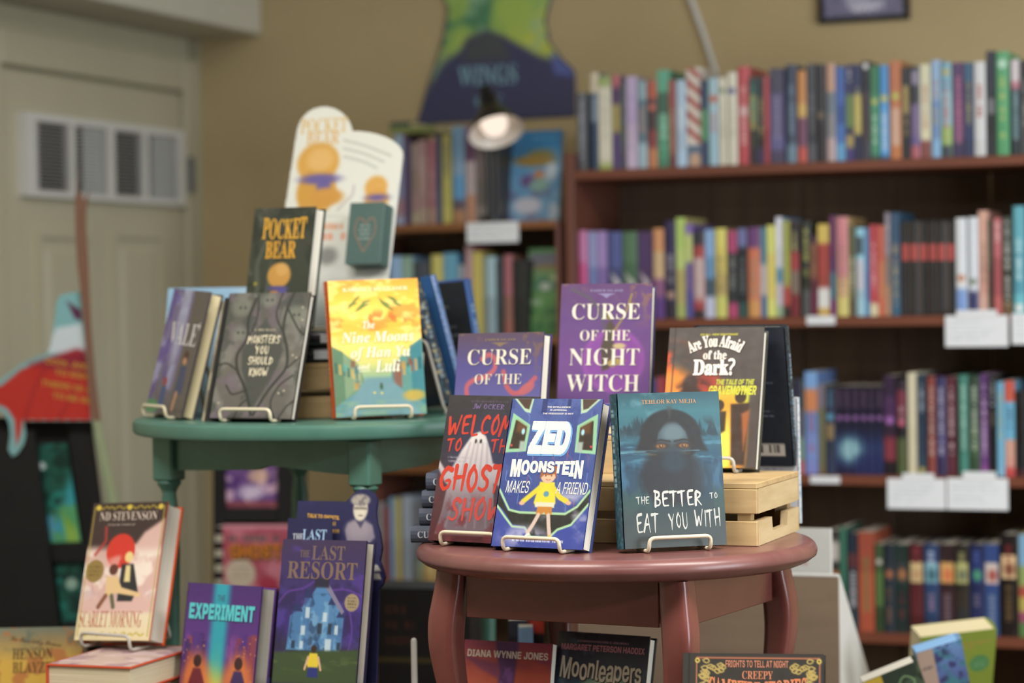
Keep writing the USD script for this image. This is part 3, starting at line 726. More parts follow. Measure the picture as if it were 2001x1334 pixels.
 ('D', 1500, 960, 3.567, 'bottom visible shelf', 'books on the lowest shelf in view', 1.15, '''
386 436 282;54305c,442848@.4,4c2c50@.8;;deep purple
440 500 270;3c3430,b0a8a0@.1,303030@.3,b06820@.4,342c28@.6;;dark with white and orange figures
504 550 250;2c6c58,286450@.5,205848@.8;;tall sea green
554 632 290;202c3c,5c2c34@.2,2c343c@.35,203c48@.8;T c0bcc4 .4 .75;navy with white lettering
636 742 282;9c4024,b04c24@.4,a84420@.8;T 6c6c34 .2 .8;brick orange
750 806 368;38502c,4c6c30@.3,2c4424@.7;D b8b0a4 .2;green with white spot
''' ),
 ('D', 1500, 960, 3.567, 'bottom visible shelf', 'series with picture squares on the lowest shelf', 1.15, '''
812 884 366;1c2834,20303c@.3,24303c@.6;Q 28303a c06830;T 7c5430 .5 .9;dark green with orange picture
888 982 368;18302c,1c2c2c@.5;Q 34383a b06c30;T 682828 .55 .85;black-green with brown picture
986 1084 368;541820,5c1c24@.5,4c1418@.8;Q c8b070 b48458;T 8c2c34 .05 .22;maroon with cream picture
1090 1194 368;203c6c,243f68@.5,1c3458@.8;Q 70a8b8 285868;T 907090 .55 .9;T a8b8d0 .08 .22;blue with pale teal picture
1198 1304 368;301c20,3c2028@.5;Q d09840 d0601c;T 746470 .55 .85;brown with orange sunset picture
1308 1404 368;28241c,342c24@.5,2c2c2c@.7;Q a8a85c 5c6450;T 9c9c58 .05 .2;dark olive with yellow-green picture
1408 1508 368;1c2450,202858@.5;Q 202c6c 34a068;T 6c6478 .55 .85;T 3c58a8 .08 .2;navy with green aurora picture
1512 1612 370;284484,284880@.5;Q c8b8ac 9c2c24;T 7888a8 .55 .9;blue with red and white picture
1622 1738 300;180f10,1a1010@.6;Q dcb880 6c2c18;T 6c5424 .5 .85;T 7c1820 .1 .25;wide black with cream picture
1746 1840 300;70a4cc,889c4c@.3,b04030@.5,b0a030@.6,9c3c6c@.75,4c7c3c@.85;;rainbow coloured
'''),
 ('LA', 740, 220, 3.03, 'top of the corner bookcase', 'books on top of the corner bookcase', 1.05, '''
96 150 130;88a4c4,7c84ac@.3,94707c@.7,8c9cc0@.9;;pale blue and pink
152 182 150;4c3c68,483860@.6;;thin violet
184 232 180;96827c,8c7870@.3,9c7c78@.6,a89c80@.85;;dusty brown
234 284 160;a07c80,987474@.4,a08c78@.8;T b8a090 .2 .7;dusty rose
286 336 160;a85c6c,a06470@.4,a88474@.8;T b89490 .2 .7;rose red
340 372 130;343c64,405070@.6;;thin dark blue
374 428 130;a8a048,b0a83c@.4,b8b040@.8;T 5c5c50 .1 .5;ochre yellow
430 505 80;6ca0cc,78a0c4@.3,4c98d0@.5,5c4c60@.75,b07c50@.85;;light blue with orange foot
510 572 80;8c6c9c,6c3c6c@.1,b8a8b0@.35,c08868@.7;;purple and peach
575 636 130;7c6c70,6c6464@.5,8c8480@.8;;grey brown
640 702 150;3c3836,34302e@.6;;dark brown
'''),
 ('LB', 740, 220, 3.03, 'upper shelf of the corner bookcase', 'books inside the corner bookcase', 1.25, '''
60 132 850;7ca4cc,6c94b8@.5;;powder blue
134 202 850;7ca090,5c88a8@.3,4c7898@.7;;blue green
206 300 880;3c4450,34383c@.5;;dark slate
308 384 840;b8b048,b4ac4c@.5;;dull yellow
388 470 830;4c94b4,3c84ac@.6;;cerulean blue
474 506 900;8c949c,848890@.5;;thin grey
508 556 790;b08c94,a84858@.5,a08088@.8;;pink and white
558 612 820;b8a834,b0a430@.6;;strong yellow
614 636 850;8c9480,788070@.5;;thin sage
638 692 850;8cb0bc,7c98a4@.5;;pale teal
694 732 880;34444c,303c40@.6;;thin black-teal
736 788 840;a45c68,8c5c50@.5,98584c@.8;;brown pink
792 874 870;242426,1e1e20@.5;;wide black
'''),
 ('LC', 700, 880, 2.94, 'low shelf of the corner bookcase', 'books low in the corner bookcase', 1.3, '''
112 148 300;8c9094,787c80@.5;;thin pale grey
150 178 320;8c3a34,84342f@.5;;thin brick red
180 206 270;6c98bc,5c88b0@.5;;sky blue
208 244 275;b0a44c,a89840@.6;;straw yellow
246 300 260;8c98a8,7c8894@.5;;grey-blue
302 338 300;70747c,606468@.6;;mid grey
340 372 640;7c8c70,747c60@.5;;sage green
374 440 650;b89c54,a88a44@.5;;honey yellow
'''),
]
SETZ = {'A': (CR, ZA, P0, N, .02, .15), 'B': (CR, ZB, P0, N, .02, .15), 'C': (CR, ZC, P0, N, .02, .15), 'D': (CR, ZD, P0, N, .02, .15),
        'LA': (CL, ZLA, PL0, NL_, .03, .13), 'LB': (CL, ZLB, PL0, NL_, .03, .13), 'LC': (CL, ZLD, PL0, NL_, .03, .13)}


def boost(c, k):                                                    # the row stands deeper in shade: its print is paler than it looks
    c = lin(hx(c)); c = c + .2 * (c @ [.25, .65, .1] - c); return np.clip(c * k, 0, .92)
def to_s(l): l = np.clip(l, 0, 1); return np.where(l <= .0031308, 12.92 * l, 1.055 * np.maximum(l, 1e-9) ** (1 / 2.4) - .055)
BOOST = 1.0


def spine_art(t, h, bands, feats, k, seed):
    a = Art(t, h, 9, '888'); a.ny = 72; a.X, a.Y = np.meshgrid(np.linspace(0, 1, 9), np.linspace(0, 1, 72)); a.I = a.Y * a.k; a.c = np.zeros((72, 9, 3))
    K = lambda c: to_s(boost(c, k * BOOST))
    st = []
    for b in bands.split(','):
        c, _, p = b.partition('@'); st.append((float(p or 0), K(c)))
    at = []
    for i, (p, c) in enumerate(st):                                 # each band blends over a short stretch into the next
        if i: at.append((p - .012, st[i - 1][1])); at.append((p + .03, c))
        else: at.append((p, c))
    a.grad(at)
    a.put((a.n(5, seed) - .5) * .35, np.clip(a.c * .7, 0, 1))
    for f in feats:
        f = f.strip()
        if not f: continue
        kind, q = f[0], f[1:].split()
        if kind == 'T': a.bars(.28, float(q[1]), .72, float(q[2]), K(q[0]), seed)
        if kind == 'D': a.ell(.5, float(q[1]), .36, None, K(q[0]), .12)
        if kind == 'P': a.rect(.12, float(q[1]), .88, float(q[2]), K(q[0]), .35, .8)
        if kind == 'V': a.poly([(.1, .45), (.85, .58), (.8, .68), (.25, .8), (.45, .62)], K(q[0]), .15)
        if kind == 'Q': a.rect(.02, .20, .98, .43, K(q[0]), .04); a.ell(.55, .34, .3, .42, K(q[1]), .3, .9)
        if kind == 'S':
            for j in range(5): a.poly([(-.1, -.08 + .16 * j), (1.1, .08 + .16 * j), (1.1, .155 + .16 * j), (-.1, -.005 + .16 * j)], K(q[0]), .05)
            a.rect(0, .78, 1, 1, K('4a6c90'), .02).ell(.55, .94, .4, .6, K('c8a080'), .2)
    return a


PLACE = {'A': 'on the top shelf', 'B': 'on the second shelf', 'C': 'on the third shelf', 'D': 'on the lowest visible shelf', 'LA': 'atop the corner bookcase', 'LB': 'in the corner bookcase', 'LC': 'low in the corner bookcase'}
spine_count = 0
for row, ox, oy, sc, words, group, k, txt in ROWS:
    C, z, p0, nn, inset, dd = SETZ[row]; pf = p0 + nn * inset
    uu = C[:3, 0]; prev = None
    cols = lambda px, py: (at_plane(px, py, pf, nn) - C[:3, 3])
    for ln in txt.strip().splitlines():
        q = ln.split(';')
        if ln[0] in 'XY':
            _, cnt, x0, x1, tp = ln.split(); cnt = int(cnt); e = np.linspace(float(x0), float(x1), cnt + 1)
            todo = [(e[i] + 1, e[i + 1] - 1, float(tp), ln[0], i) for i in range(cnt)]
        else:
            x0, x1, tp = map(float, q[0].split()); todo = [(x0, x1, tp, None, 0)]
        for x0, x1, tp, special, i in todo:
            pxa, pxb, pyt = ox + x0 / sc, ox + x1 / sc, oy + tp / sc
            pym = pyt + 90
            ua, ub = cols(pxa, pym) @ uu, cols(pxb, pym) @ uu
            lo_u, hi_u = (uL + .0208, 9) if row in 'ABCD' else (uLL + .0185, -.0095)
            ua, ub = max(ua, lo_u), min(ub, hi_u)
            hgt = at_plane((pxa + pxb) / 2, pyt, pf, nn)[2] - z - .0006
            t = ub - ua - .0006; spine_count += 1; sd = spine_count
            if special == 'X':
                a = Art(t, hgt, 9); a.grad([(0, to_s(boost('1c2024', k))), (1, to_s(boost('20242a', k)))]).rect(0, .24, 1, .42, to_s(boost('b83c3c', k)), .05)
                a.line([(.16, .02), (.16, .98)], .13, to_s(boost('7a5c40', k)), .1).line([(.8, .02), (.8, .98)], .07, to_s(boost('5c4838', k)), .1)
                lab, cover, grp = f'black pocket book with red band, {["first", "second", "third", "fourth", "fifth", "sixth"][i]} of its set from the left', '1a1c20', 'six black pocket books with red bands'
            elif special == 'Y':
                a = Art(t, hgt, 12); x = (i + a.X) / 6.0; c1 = np.array([.09, .06, .13]); a.c[:] = to_s(boost('1c1830', k))
                a.grad([(0, to_s(boost('20162c', k))), (.45, to_s(boost('1c1c38', k))), (.7, to_s(boost('26386c', k))), (1, to_s(boost('1c1c44', k)))])
                d = np.hypot((x - .30) / .34, (a.Y - .72) / .2); a.put(smooth01((1.25 - d) / .9) * .85, to_s(boost('4c84a0', k))).put(smooth01((.8 - d) / .5) * .8, to_s(boost('8cc4cc', k))).put(smooth01((a.Y - .74) / .06) * smooth01((x - .3) / .2) * .6, to_s(boost('24306c', k)))
                a.ell(.5, .36, .34, None, to_s(boost('8c58a0', k)), .12).bars(.3, .05, .7, .25, to_s(boost('6c4870', k)), sd)
                lab, cover, grp = f'dark moonlit series book with purple ball, {["first", "second", "third", "fourth", "fifth", "sixth"][i]} of six from the left', '181428', 'six moonlit series books'
            else:
                desc = q[-1].strip(); a = spine_art(t, hgt, q[1], q[2:-1], k, sd)
                noun = '' if 'book' in desc else ' book'
                lab = f'{desc}{noun} {PLACE[row]}' + (f', right of the {prev} one' if prev else ', at the left end of its run')
                prev = ' '.join(desc.split()[:3]); prev = prev[:-5] if prev.endswith(' with') else prev
                w_ = lab.split()
                if len(w_) > 16: lab = ' '.join(w_[:16])
                c0 = q[1].split(',')[len(q[1].split(',')) // 2].split('@')[0]; cover, grp = to_s(boost(c0, k * .8)), group
            lean = 0.0
            m = case_pose(C, ua, z + .0004, inset + .004 * ((sd * 7) % 5) / 4)
            spine_book(lab, m, t, hgt, dd - .012 * ((sd * 3) % 4) / 3, a, cover, grp, hard=(sd % 3 != 0) and t > .016)
# ================================================================ tables, crates, easels
BASEZ = .86
disp = thing('display_table', 'large dark display table carrying the small painted tables', 'table')
part(disp, 'table_top', bx(-1.0, 1.0, 2.8, 4.12, BASEZ - .03, BASEZ, .004), DARKWOOD)
for x_ in (-.95, .95):
    for y_ in (2.86, 4.06): part(disp, 'leg', bx(x_ - .03, x_ + .03, y_ - .03, y_ + .03, 0, BASEZ - .0305, .004), DARKWOOD)

ZR, ZG = 1.224, 1.379
RC, GC = np.array([.138, 3.27]), np.array([-.285, 3.72])
red = thing('side_table', 'round dusty red side table with curved legs in the foreground', 'table', frame((RC[0], RC[1], BASEZ), 17))
hr = ZR - BASEZ; R_ = .2725; th = .030
prof = [(0, hr)] + [(R_ - .014 + .014 * math.sin(a), hr - .014 + .014 * math.cos(a)) for a in np.linspace(0, math.pi * .62, 9)] + [(R_ - .010, hr - .026), (R_ - .020, hr - th), (0, hr - th)]
part(red, 'table_top', lathe(prof[::-1], 128), REDTOP, smooth=40)
rl = .23; ap = rl / math.sqrt(2)
# apron boards between the legs (legs stand on the axes of the local frame)
lp = [np.array([rl * math.cos(k * math.pi / 2), rl * math.sin(k * math.pi / 2)]) for k in range(4)]
def between(a, b, z0, z1, t, inset=0.0, prof=None):
    d = (b - a) / np.linalg.norm(b - a); L = np.linalg.norm(b - a); n = np.array([d[1], -d[0]])
    if prof is None: m = bx(0, L, -t / 2, t / 2, z0, z1, .001)
    else: m = extr_front(prof(L), t); m.apply_translation([0, -t / 2, 0])
    T = np.eye(4); T[:2, 0], T[:2, 1], T[:2, 3] = d, [-d[1], d[0]], a; m.apply_transform(T); return m
for k in range(4):
    a_, b_ = lp[k], lp[(k + 1) % 4]; d_ = (b_ - a_) / np.linalg.norm(b_ - a_)
    part(red, 'apron', between(a_ + d_ * .022, b_ - d_ * .022, hr - .092, hr - th - .0005, .016), REDPAINT)


def cabriole(h):
    """curved leg: rounded square section swept down; bows out at the knee and in to the ankle"""
    zz = np.array([h, h - .03, h - .065, h - .10, h - .15, h - .21, h - .26, h - .30, .012, 0.0])
    off = np.array([.0, .004, .012, .013, .006, -.008, -.014, -.006, .012, .014])
    hw = np.array([.0195, .0205, .0215, .0205, .018, .0145, .0125, .012, .015, .014])
    zs = np.linspace(h, 0, 40); o = np.interp(-zs, -zz, off); w = np.interp(-zs, -zz, hw)
    from scipy.ndimage import gaussian_filter1d as gf
    o, w = gf(o, 1.6, mode='nearest'), gf(w, 1.2, mode='nearest'); ang = np.arange(20) * 2 * np.pi / 20 + np.pi / 20
    sq = np.array([[math.copysign(abs(math.cos(t)) ** .45, math.cos(t)), math.copysign(abs(math.sin(t)) ** .45, math.sin(t))] for t in ang])
    c, s_ = math.cos(math.pi / 4), math.sin(math.pi / 4); sq = sq @ np.array([[c, s_], [-s_, c]])
    v = np.vstack([np.c_[o[i] + sq[:, 0] * w[i], sq[:, 1] * w[i], np.full(20, zs[i])] for i in range(40)]); f = []
    for i in range(39):
        for k in range(20):
            q = (i * 20 + k, i * 20 + (k + 1) % 20, (i + 1) * 20 + (k + 1) % 20, (i + 1) * 20 + k); f += [(q[0], q[2], q[1]), (q[0], q[3], q[2])]
    for r0, fl in ((0, 0), (39 * 20, 1)):
        for k in range(1, 19): f.append((r0, r0 + k, r0 + k + 1) if not fl else (r0, r0 + k + 1, r0 + k))
    return trimesh.Trimesh(v, f, process=False)
for k in range(4):
    m = cabriole(hr - th - .0005); m.apply_translation([rl, 0, 0]); m.apply_transform(trimesh.transformations.rotation_matrix(k * math.pi / 2, [0, 0, 1]))
    part(red, 'leg', m, REDPAINT, smooth=50)

grn = thing('side_table', 'sage green side table with turned legs behind on the left', 'table', frame((GC[0], GC[1], BASEZ), -74))
hg = ZG - BASEZ; Rg = .302
prof = [(0, hg), (Rg - .006, hg), (Rg - .001, hg - .003), (Rg, hg - .007), (Rg, hg - .017), (Rg - .003, hg - .022), (Rg - .009, hg - .024), (0, hg - .024)]
oct_ = lambda a: 1.0 - .012 * (1 - np.cos(8 * (a + .2))) / 2
part(grn, 'table_top', lathe(prof[::-1], 96, rmod=oct_), GREENP, smooth=35)
rg = .25; lg = [np.array([rg * math.cos(k * math.pi / 2), rg * math.sin(k * math.pi / 2)]) for k in range(4)]
for k in range(4):
    a_, b_ = lg[k], lg[(k + 1) % 4]; d_ = (b_ - a_) / np.linalg.norm(b_ - a_)
    pf = lambda L: Polygon([(0, hg - .0245), (L, hg - .0245)] + [(L * (1 - t), hg - .076 + .010 * math.sin(math.pi * t) ** 2 * (1 if t < .5 else .3)) for t in np.linspace(0, 1, 16)])
    part(grn, 'apron', between(a_ + d_ * .018, b_ - d_ * .018, 0, 0, .016, prof=pf), GREENP)
    leg_ = lathe([(0, hg - .09), (.015, hg - .09), (.019, hg - .096), (.0125, hg - .106), (.0105, hg - .112), (.0135, hg - .14), (.0150, hg - .20), (.0135, hg - .26), (.0115, .16), (.010, .12), (.015, .11), (.015, .10), (.010, .09), (.013, .05), (.010, .004), (0, 0)][::-1], 24)
    blk = bx(-.0185, .0185, -.0185, .0185, hg - .0925, hg - .0245, .003); blk.apply_transform(trimesh.transformations.rotation_matrix(math.pi / 4, [0, 0, 1]))
    m = join(leg_, blk); m.apply_translation([*lg[k], 0]); part(grn, 'leg', m, GREENP, smooth=35)


def easel(pose, hgt=.13, w=.085, t=.025, tilt=14, label='', lip=.020, mat=None, group='wire book easels', arch=True):
    """bent-wire book easel: front loop that holds the book's foot, tall back loop, rear strut; pose: under the book's lower front edge, on the table"""
    o = thing('book_easel', label, 'book stand', pose, group); mat = mat or WIRE; r = .0026; tg = math.tan(math.radians(tilt)); zf = .0028
    front = [(-w / 2, .03, zf), (-w / 2, -.013, zf), (-w / 2, -.015, lip), (w / 2, -.015, lip), (w / 2, -.013, zf), (w / 2, .03, zf)]
    part(o, 'front_loop', tube(fillet(front, .009, 4), r, 8), mat, smooth=50)
    y = lambda z: t + .006 + z * tg
    back = [(-w / 2, .012, zf), (-w / 2, y(0), zf), (-w / 2 * .9, y(.012), .012), (-w * .28, y(hgt), hgt), (w * .28, y(hgt), hgt), (w / 2 * .9, y(.012), .012), (w / 2, y(0), zf), (w / 2, .012, zf)]
    part(o, 'back_loop', tube(fillet(back, .012, 4), r, 8), mat, smooth=50)
    yb = y(hgt) + .022
    strut = [(-w * .2, y(hgt - .02) + .004, hgt - .02), (-w * .3, yb, zf), (w * .3, yb, zf), (w * .2, y(hgt - .02) + .004, hgt - .02)]
    part(o, 'rear_strut', tube(fillet(strut, .01, 4), r, 8), mat, smooth=50)
    return o


def crate(label, pose, w, d, h):
    """upturned slatted pine crate: front-left corner at the origin"""
    o = thing('wooden_crate', label, 'crate', pose, 'pale wooden crates under the books')
    s, g = .007, .010; hs = (h - .008 - g) / 2
    for z0 in (0, hs + g):
        part(o, 'front_slat', bx(0, w, 0, s, z0, z0 + hs, .001), PINE); part(o, 'back_slat', bx(0, w, d - s, d, z0, z0 + hs, .001), PINE)
    for x0 in (0, w - .010):
        low = Polygon([(s, 0), (d - s, 0), (d - s, hs), (d * .72, hs), (d * .70, hs * .42), (d * .36, hs * .42), (d * .34, hs), (s, hs)])
        for pl, z0 in ((low, 0), (Polygon([(s, 0), (d - s, 0), (d - s, hs), (s, hs)]), hs + g)):
            m = extr(pl, .010); v = m.vertices.copy(); m.vertices = np.c_[x0 + v[:, 2], v[:, 0], v[:, 1] + z0]; part(o, 'end_board', m, PINESIDE)
    for x0 in (.0105, w - .0285):
        for y0 in (s + .0005, d - s - .0185): part(o, 'corner_post', bx(x0, x0 + .018, y0, y0 + .018, 0, h - .0085), PINE)
    n = 3; bw = d / n
    for i in range(n): part(o, 'top_slat', bx(0, w, i * bw + .0006, (i + 1) * bw - .0006, h - .0078, h, .001), PINE)
    return o


# crate at the right of the red table (front right corner measured on the table top)
c0 = at_z(1480, 1068, ZR); c1 = at_z(1562, 1036, ZR); dv = (c1 - c0)[:2]; cd = np.linalg.norm(dv); cyaw = -math.degrees(math.atan2(dv[0], dv[1]))
CH = .083; cw = .33
cm_ = frame((c0[0], c0[1], ZR + .0004), cyaw); cm_ = cm_ @ np.array([[1, 0, 0, -cw], [0, 1, 0, 0], [0, 0, 1, 0], [0, 0, 0, 1.0]])
crate('pale slatted pine crate on the right of the red table', cm_, cw, cd, CH)
ZCR = ZR + CH
# low box on the crate carrying the purple book
b0 = at_z(1172, 938, ZCR)
bm_ = frame((.075, 3.385, ZCR + .0004), cyaw)
o = thing('wooden_crate', 'small pale wooden block box on the red table crate, below the tall purple book', 'crate', bm_, 'pale wooden crates under the books')
part(o, 'front_board', bx(0, .15, 0, .007, 0, .046, .001), PINE); part(o, 'back_board', bx(0, .15, .133, .14, 0, .046, .001), PINE)
part(o, 'end_board', bx(0, .008, .0075, .1325, 0, .046), PINE); part(o, 'end_board', bx(.142, .15, .0075, .1325, 0, .046), PINE); part(o, 'top_board', bx(0, .15, 0, .14, .0465, .053, .001), PINE)

# crate at the back of the green table
gx = at_z(590, 829, ZG)
gm_ = frame((-.405, 3.618, ZG + .0004), 0)
crate('pale slatted pine crate at the back of the green table', gm_, .21, .24, CH)
ZCG = ZG + CH

# ---- clip lamp in front of the books on the corner bookcase
lc = at_plane(982, 258, PL0 + NL_ * .0, NL_) - NL_ * .03
o = thing('clip_lamp', 'black clip-on lamp with white inside and lit bulb before the poster', 'lamp')
ax = np.array([.20, -.50, -.84]); ax /= np.linalg.norm(ax)         # the way the lamp shines
lx = np.cross(ax, [0, 0, 1.0]); lx /= np.linalg.norm(lx); ly = np.cross(ax, lx)
LM = np.eye(4); LM[:3, 0], LM[:3, 1], LM[:3, 2], LM[:3, 3] = lx, ly, ax, lc
def lam(m): m.apply_transform(LM); return m
S_ = .056
outer = [(.002, -.088), (.018, -.086), (.021, -.060), (.024, -.052), (.040, -.030), (.050, -.012), (S_, 0.0), (S_ + .001, .002)]
inner = [(S_ + .001, .002), (S_ - .001, .001), (.049, -.012), (.039, -.029), (.022, -.050), (.002, -.051)]
part(o, 'shade', lam(lathe(outer, 48)), BLACKMET, smooth=40, label='black shade')
part(o, 'reflector', lam(lathe(inner, 48)), REFLECT, smooth=40, label='white inside of the shade')
bl = trimesh.creation.icosphere(3, .0275); bl.apply_translation([0, 0, -.020]); part(o, 'bulb', lam(bl), BULB, smooth=True, label='lit frosted bulb')
cap = trimesh.creation.cylinder(.012, .026, sections=20); cap.apply_translation([0, 0, -.095]); part(o, 'socket_cap', lam(cap), BLACKMET, smooth=40)
back_ = lc - ax * .085; foot = CL @ np.array([ul_of(952, 420), .012, ZLA + .004, 1]); foot = foot[:3]
part(o, 'gooseneck', tube(fillet([back_, back_ - ax * .02 + [0, 0, -.02], foot + [0, 0, .09], foot], .03, 6), .0075, 10), BLACKMET, smooth=50)
cl_ = bx(-.018, .018, -.0022, .028, .0005, .012, .002); cm2 = CL.copy(); cm2[:3, 3] = CL[:3, 3] + CL[:3, 0] * ul_of(952, 420) + [0, 0, ZLA]; cl_.apply_transform(cm2); part(o, 'clamp', cl_, BLACKMET)

# ---- shelf cards (folded paper talkers hanging over the shelf edges)
def shelf_card(C, p0, nn, z, px0, px1, py0, py1, label, lines=0, flap=None, thick=.019, tilt=0, seed=1):
    q0, q1 = at_plane(px0, (py0 + py1) / 2, p0 - nn * .004, nn), at_plane(px1, (py0 + py1) / 2, p0 - nn * .004, nn)
    u0, u1 = (q0 - C[:3, 3]) @ C[:3, 0], (q1 - C[:3, 3]) @ C[:3, 0]; mid = (px0 + px1) / 2
    zt, zb = at_plane(mid, py0, p0 - nn * .004, nn)[2], at_plane(mid, py1, p0 - nn * .004, nn)[2]
    o = thing('shelf_card', label, 'card', case_pose(C, u0, zb, -.0032), 'white paper cards on the shelf edges'); w, h = u1 - u0, zt - zb
    part(o, 'card', bx(0, w, 0, .0006, 0, h), PAPERW)
    if lines:
        a = Art(w, h, 60, 'dfe3e8'); g = np.random.default_rng(seed)
        for i in range(lines): a.bars(.08, .14 + .74 * i / lines, .08 + .8 * (.55 + .45 * g.random()), .14 + .74 * (i + .42) / lines, 'aab4bc', seed + i, False, .5)
        me, c = a.mesh(gap=.0002); part(o, 'card_print', me, CARD, col=c)
    if flap:
        f0, f1, hh = flap
        part(o, 'paper_flap', bx(w * f0, w * f1, -.0012, .004, h - .004, h + hh, .0004), PAPERW)
    return o
shelf_card(CR, P0, N, ZB, 1576, 1632, 617, 634, 'short blank white strip on the second shelf edge', 1)
shelf_card(CR, P0, N, ZB, 1847, 1970, 616, 677, 'wide white card hanging from the second shelf, the left one of two', 5, (.18, .82, .010), seed=3)
shelf_card(CR, P0, N, ZB, 1977, 2075, 612, 672, 'white card hanging from the second shelf, cut by the photo\'s right edge', 5, seed=9)
shelf_card(CR, P0, N, ZC, 1583, 1641, 930, 944, 'short white strip on the third shelf edge', 1, seed=4)
shelf_card(CR, P0, N, ZC, 1734, 1848, 935, 994, 'left of two wide white cards hanging side by side from the third shelf', 5, (.26, .80, .010), seed=5)
shelf_card(CR, P0, N, ZC, 1851, 1970, 934, 996, 'right of two wide white cards hanging side by side from the third shelf', 5, (.26, .80, .012), seed=7)
shelf_card(CL, PL0, NL_, ZLA, 912, 1013, 434, 474, 'white card hanging from the top edge of the corner bookcase', 3, seed=8)


def px_local(M, px, py, y=0.0):
    """local (x, z) where a pixel's ray meets the plane y of a thing"""
    n = M[:3, 1]; p = M[:3, 3] + n * y; q = at_plane(px, py, p, n) - M[:3, 3]; return float(q @ M[:3, 0]), float(q @ M[:3, 2])
def cut(M, pts, t=.004, y=0.0, r=.0):
    pl = Polygon([px_local(M, *p, y) for p in pts]).buffer(0)
    if r: pl = pl.buffer(-r).buffer(2 * r).buffer(-r)
    m = extr_front(pl, t); m.apply_translation([0, y, 0]); return m
def sheet(M, art, x0, z0, y, outline=None):
    """print sheet mesh with its lower left corner at local (x0, z0), clipped to a pixel outline"""
    me, c = art.mesh(gap=0); v = me[0] + [x0, y, z0]; f = me[1]
    if outline is not None:
        pl = Polygon([px_local(M, *p, y) for p in outline]).buffer(0); keep = shapely.contains_xy(pl.buffer(.0006), v[:, 0], v[:, 2]); f = f[keep[f].all(1)]
    v, f, use = compact(v, f)
    return (v, f), c[use], [((l[0][0] + [x0, y, z0], l[0][1]), l[1]) for l in art.lines(gap=.0002)]
def art_px(M, px0, px1, py0, py1, nx, base, y=0.0):
    """an Art whose corners are at pixels, and a function from pixels to its 0..1 coordinates"""
    q = [px_local(M, px, py, y) for px in (px0, px1) for py in (py0, py1)]
    x0, x1, z0, z1 = min(a for a, _ in q), max(a for a, _ in q), min(b for _, b in q), max(b for _, b in q)
    a = Art(x1 - x0, z1 - z0, nx, base)
    def F(px, py): x, z = px_local(M, px, py, y); return ((x - x0) / (x1 - x0), 1 - (z - z0) / (z1 - z0))
    return a, F, x0, z0
# ================================================================ books on show: pose of the lower middle of the front cover
def pose(x, y, z, yaw, tilt, roll): return frame((x, y, z), yaw, tilt, roll)
def under(x, y, z, yaw, zt): return frame((x, y, zt + .0003), yaw)

# --- 1 boy with two green-framed windows: the book in focus
P_ = (.0276, 3.1171, ZR + .006, -30.95, 17.98, -.08); w, h, t = .1372, .2011, .026
a = Art(w, h, 120, '3c4a8c'); a.grad([(0, '4a5a94'), (.5, '40508a'), (1, '424e8c')])
a.cloud(7, '2f3a78', .5, .5, .62, 2)
for k in range(34):
    g = np.random.default_rng(k); x, y = g.random(), .02 + .93 * g.random(); a.line([(x, y), (x, y + .06), (x + .06, y + .1), (x + .06, y + .16)], .006, '6f93c8' if k % 3 else 'a05060', .006, .7)
for mx in (0, 1):
    X_ = lambda x: (1 - x) if mx else x
    a.poly([(X_(.02), .0), (X_(.24), .0), (X_(.22), .10), (X_(.16), .09)], 'a9c4a8', .01); a.poly([(X_(.05), .0), (X_(.22), .0), (X_(.20), .075), (X_(.15), .065)], '4a3830', .012)
    a.poly([(X_(.03), .10), (X_(.24), .18), (X_(.23), .36), (X_(.0), .37)], '8ebf98', .01)
    a.poly([(X_(.07), .145), (X_(.205), .195), (X_(.2), .34), (X_(.04), .345)], '33291f', .012); a.poly([(X_(.09), .15), (X_(.2), .19), (X_(.2), .24), (X_(.09), .23)], '6a4628', .05, .8)
    a.ell(X_(.17), .225, .018, .03, '9cd0e4', .015).ell(X_(.06), .32, .012, .012, 'd03c3c', .01).rect(min(X_(.15), X_(.21)), .29, max(X_(.15), X_(.21)), .355, '9aa8a0', .03)
a.rect(.34, .0, .40, .10, '2c3668', .01).rect(.62, .0, .66, .07, '2c3668', .01)
a.poly([(0, .62), (.10, .72), (.22, .84), (.36, .87), (.42, .93), (.62, .93), (.70, .87), (.84, .82), (1.0, .66), (1, 1), (0, 1)], '3a4690', .01)
a.poly([(0, .64), (.12, .76), (.24, .765), (.78, .765), (.88, .72), (1, .60), (1, .69), (.84, .84), (.70, .87), (.62, .92), (.42, .92), (.34, .86), (.2, .85), (.08, .76), (0, .72)], '2a2a26', .01)
for q in ([(0, .73), (.10, .80), (.20, .865), (.34, .87), (.42, .93), (.62, .93), (.70, .875), (.84, .84), (1, .70)], [(0, .62), (.14, .755), (.26, .77), (.76, .77), (.88, .72), (1, .61)]): a.line(q, .022, 'a4cc9c', .012)
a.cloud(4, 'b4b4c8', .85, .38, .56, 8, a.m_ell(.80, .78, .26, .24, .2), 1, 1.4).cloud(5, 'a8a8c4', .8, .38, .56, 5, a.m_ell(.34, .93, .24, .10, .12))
a.Y -= .042; a.I -= .042 * a.k
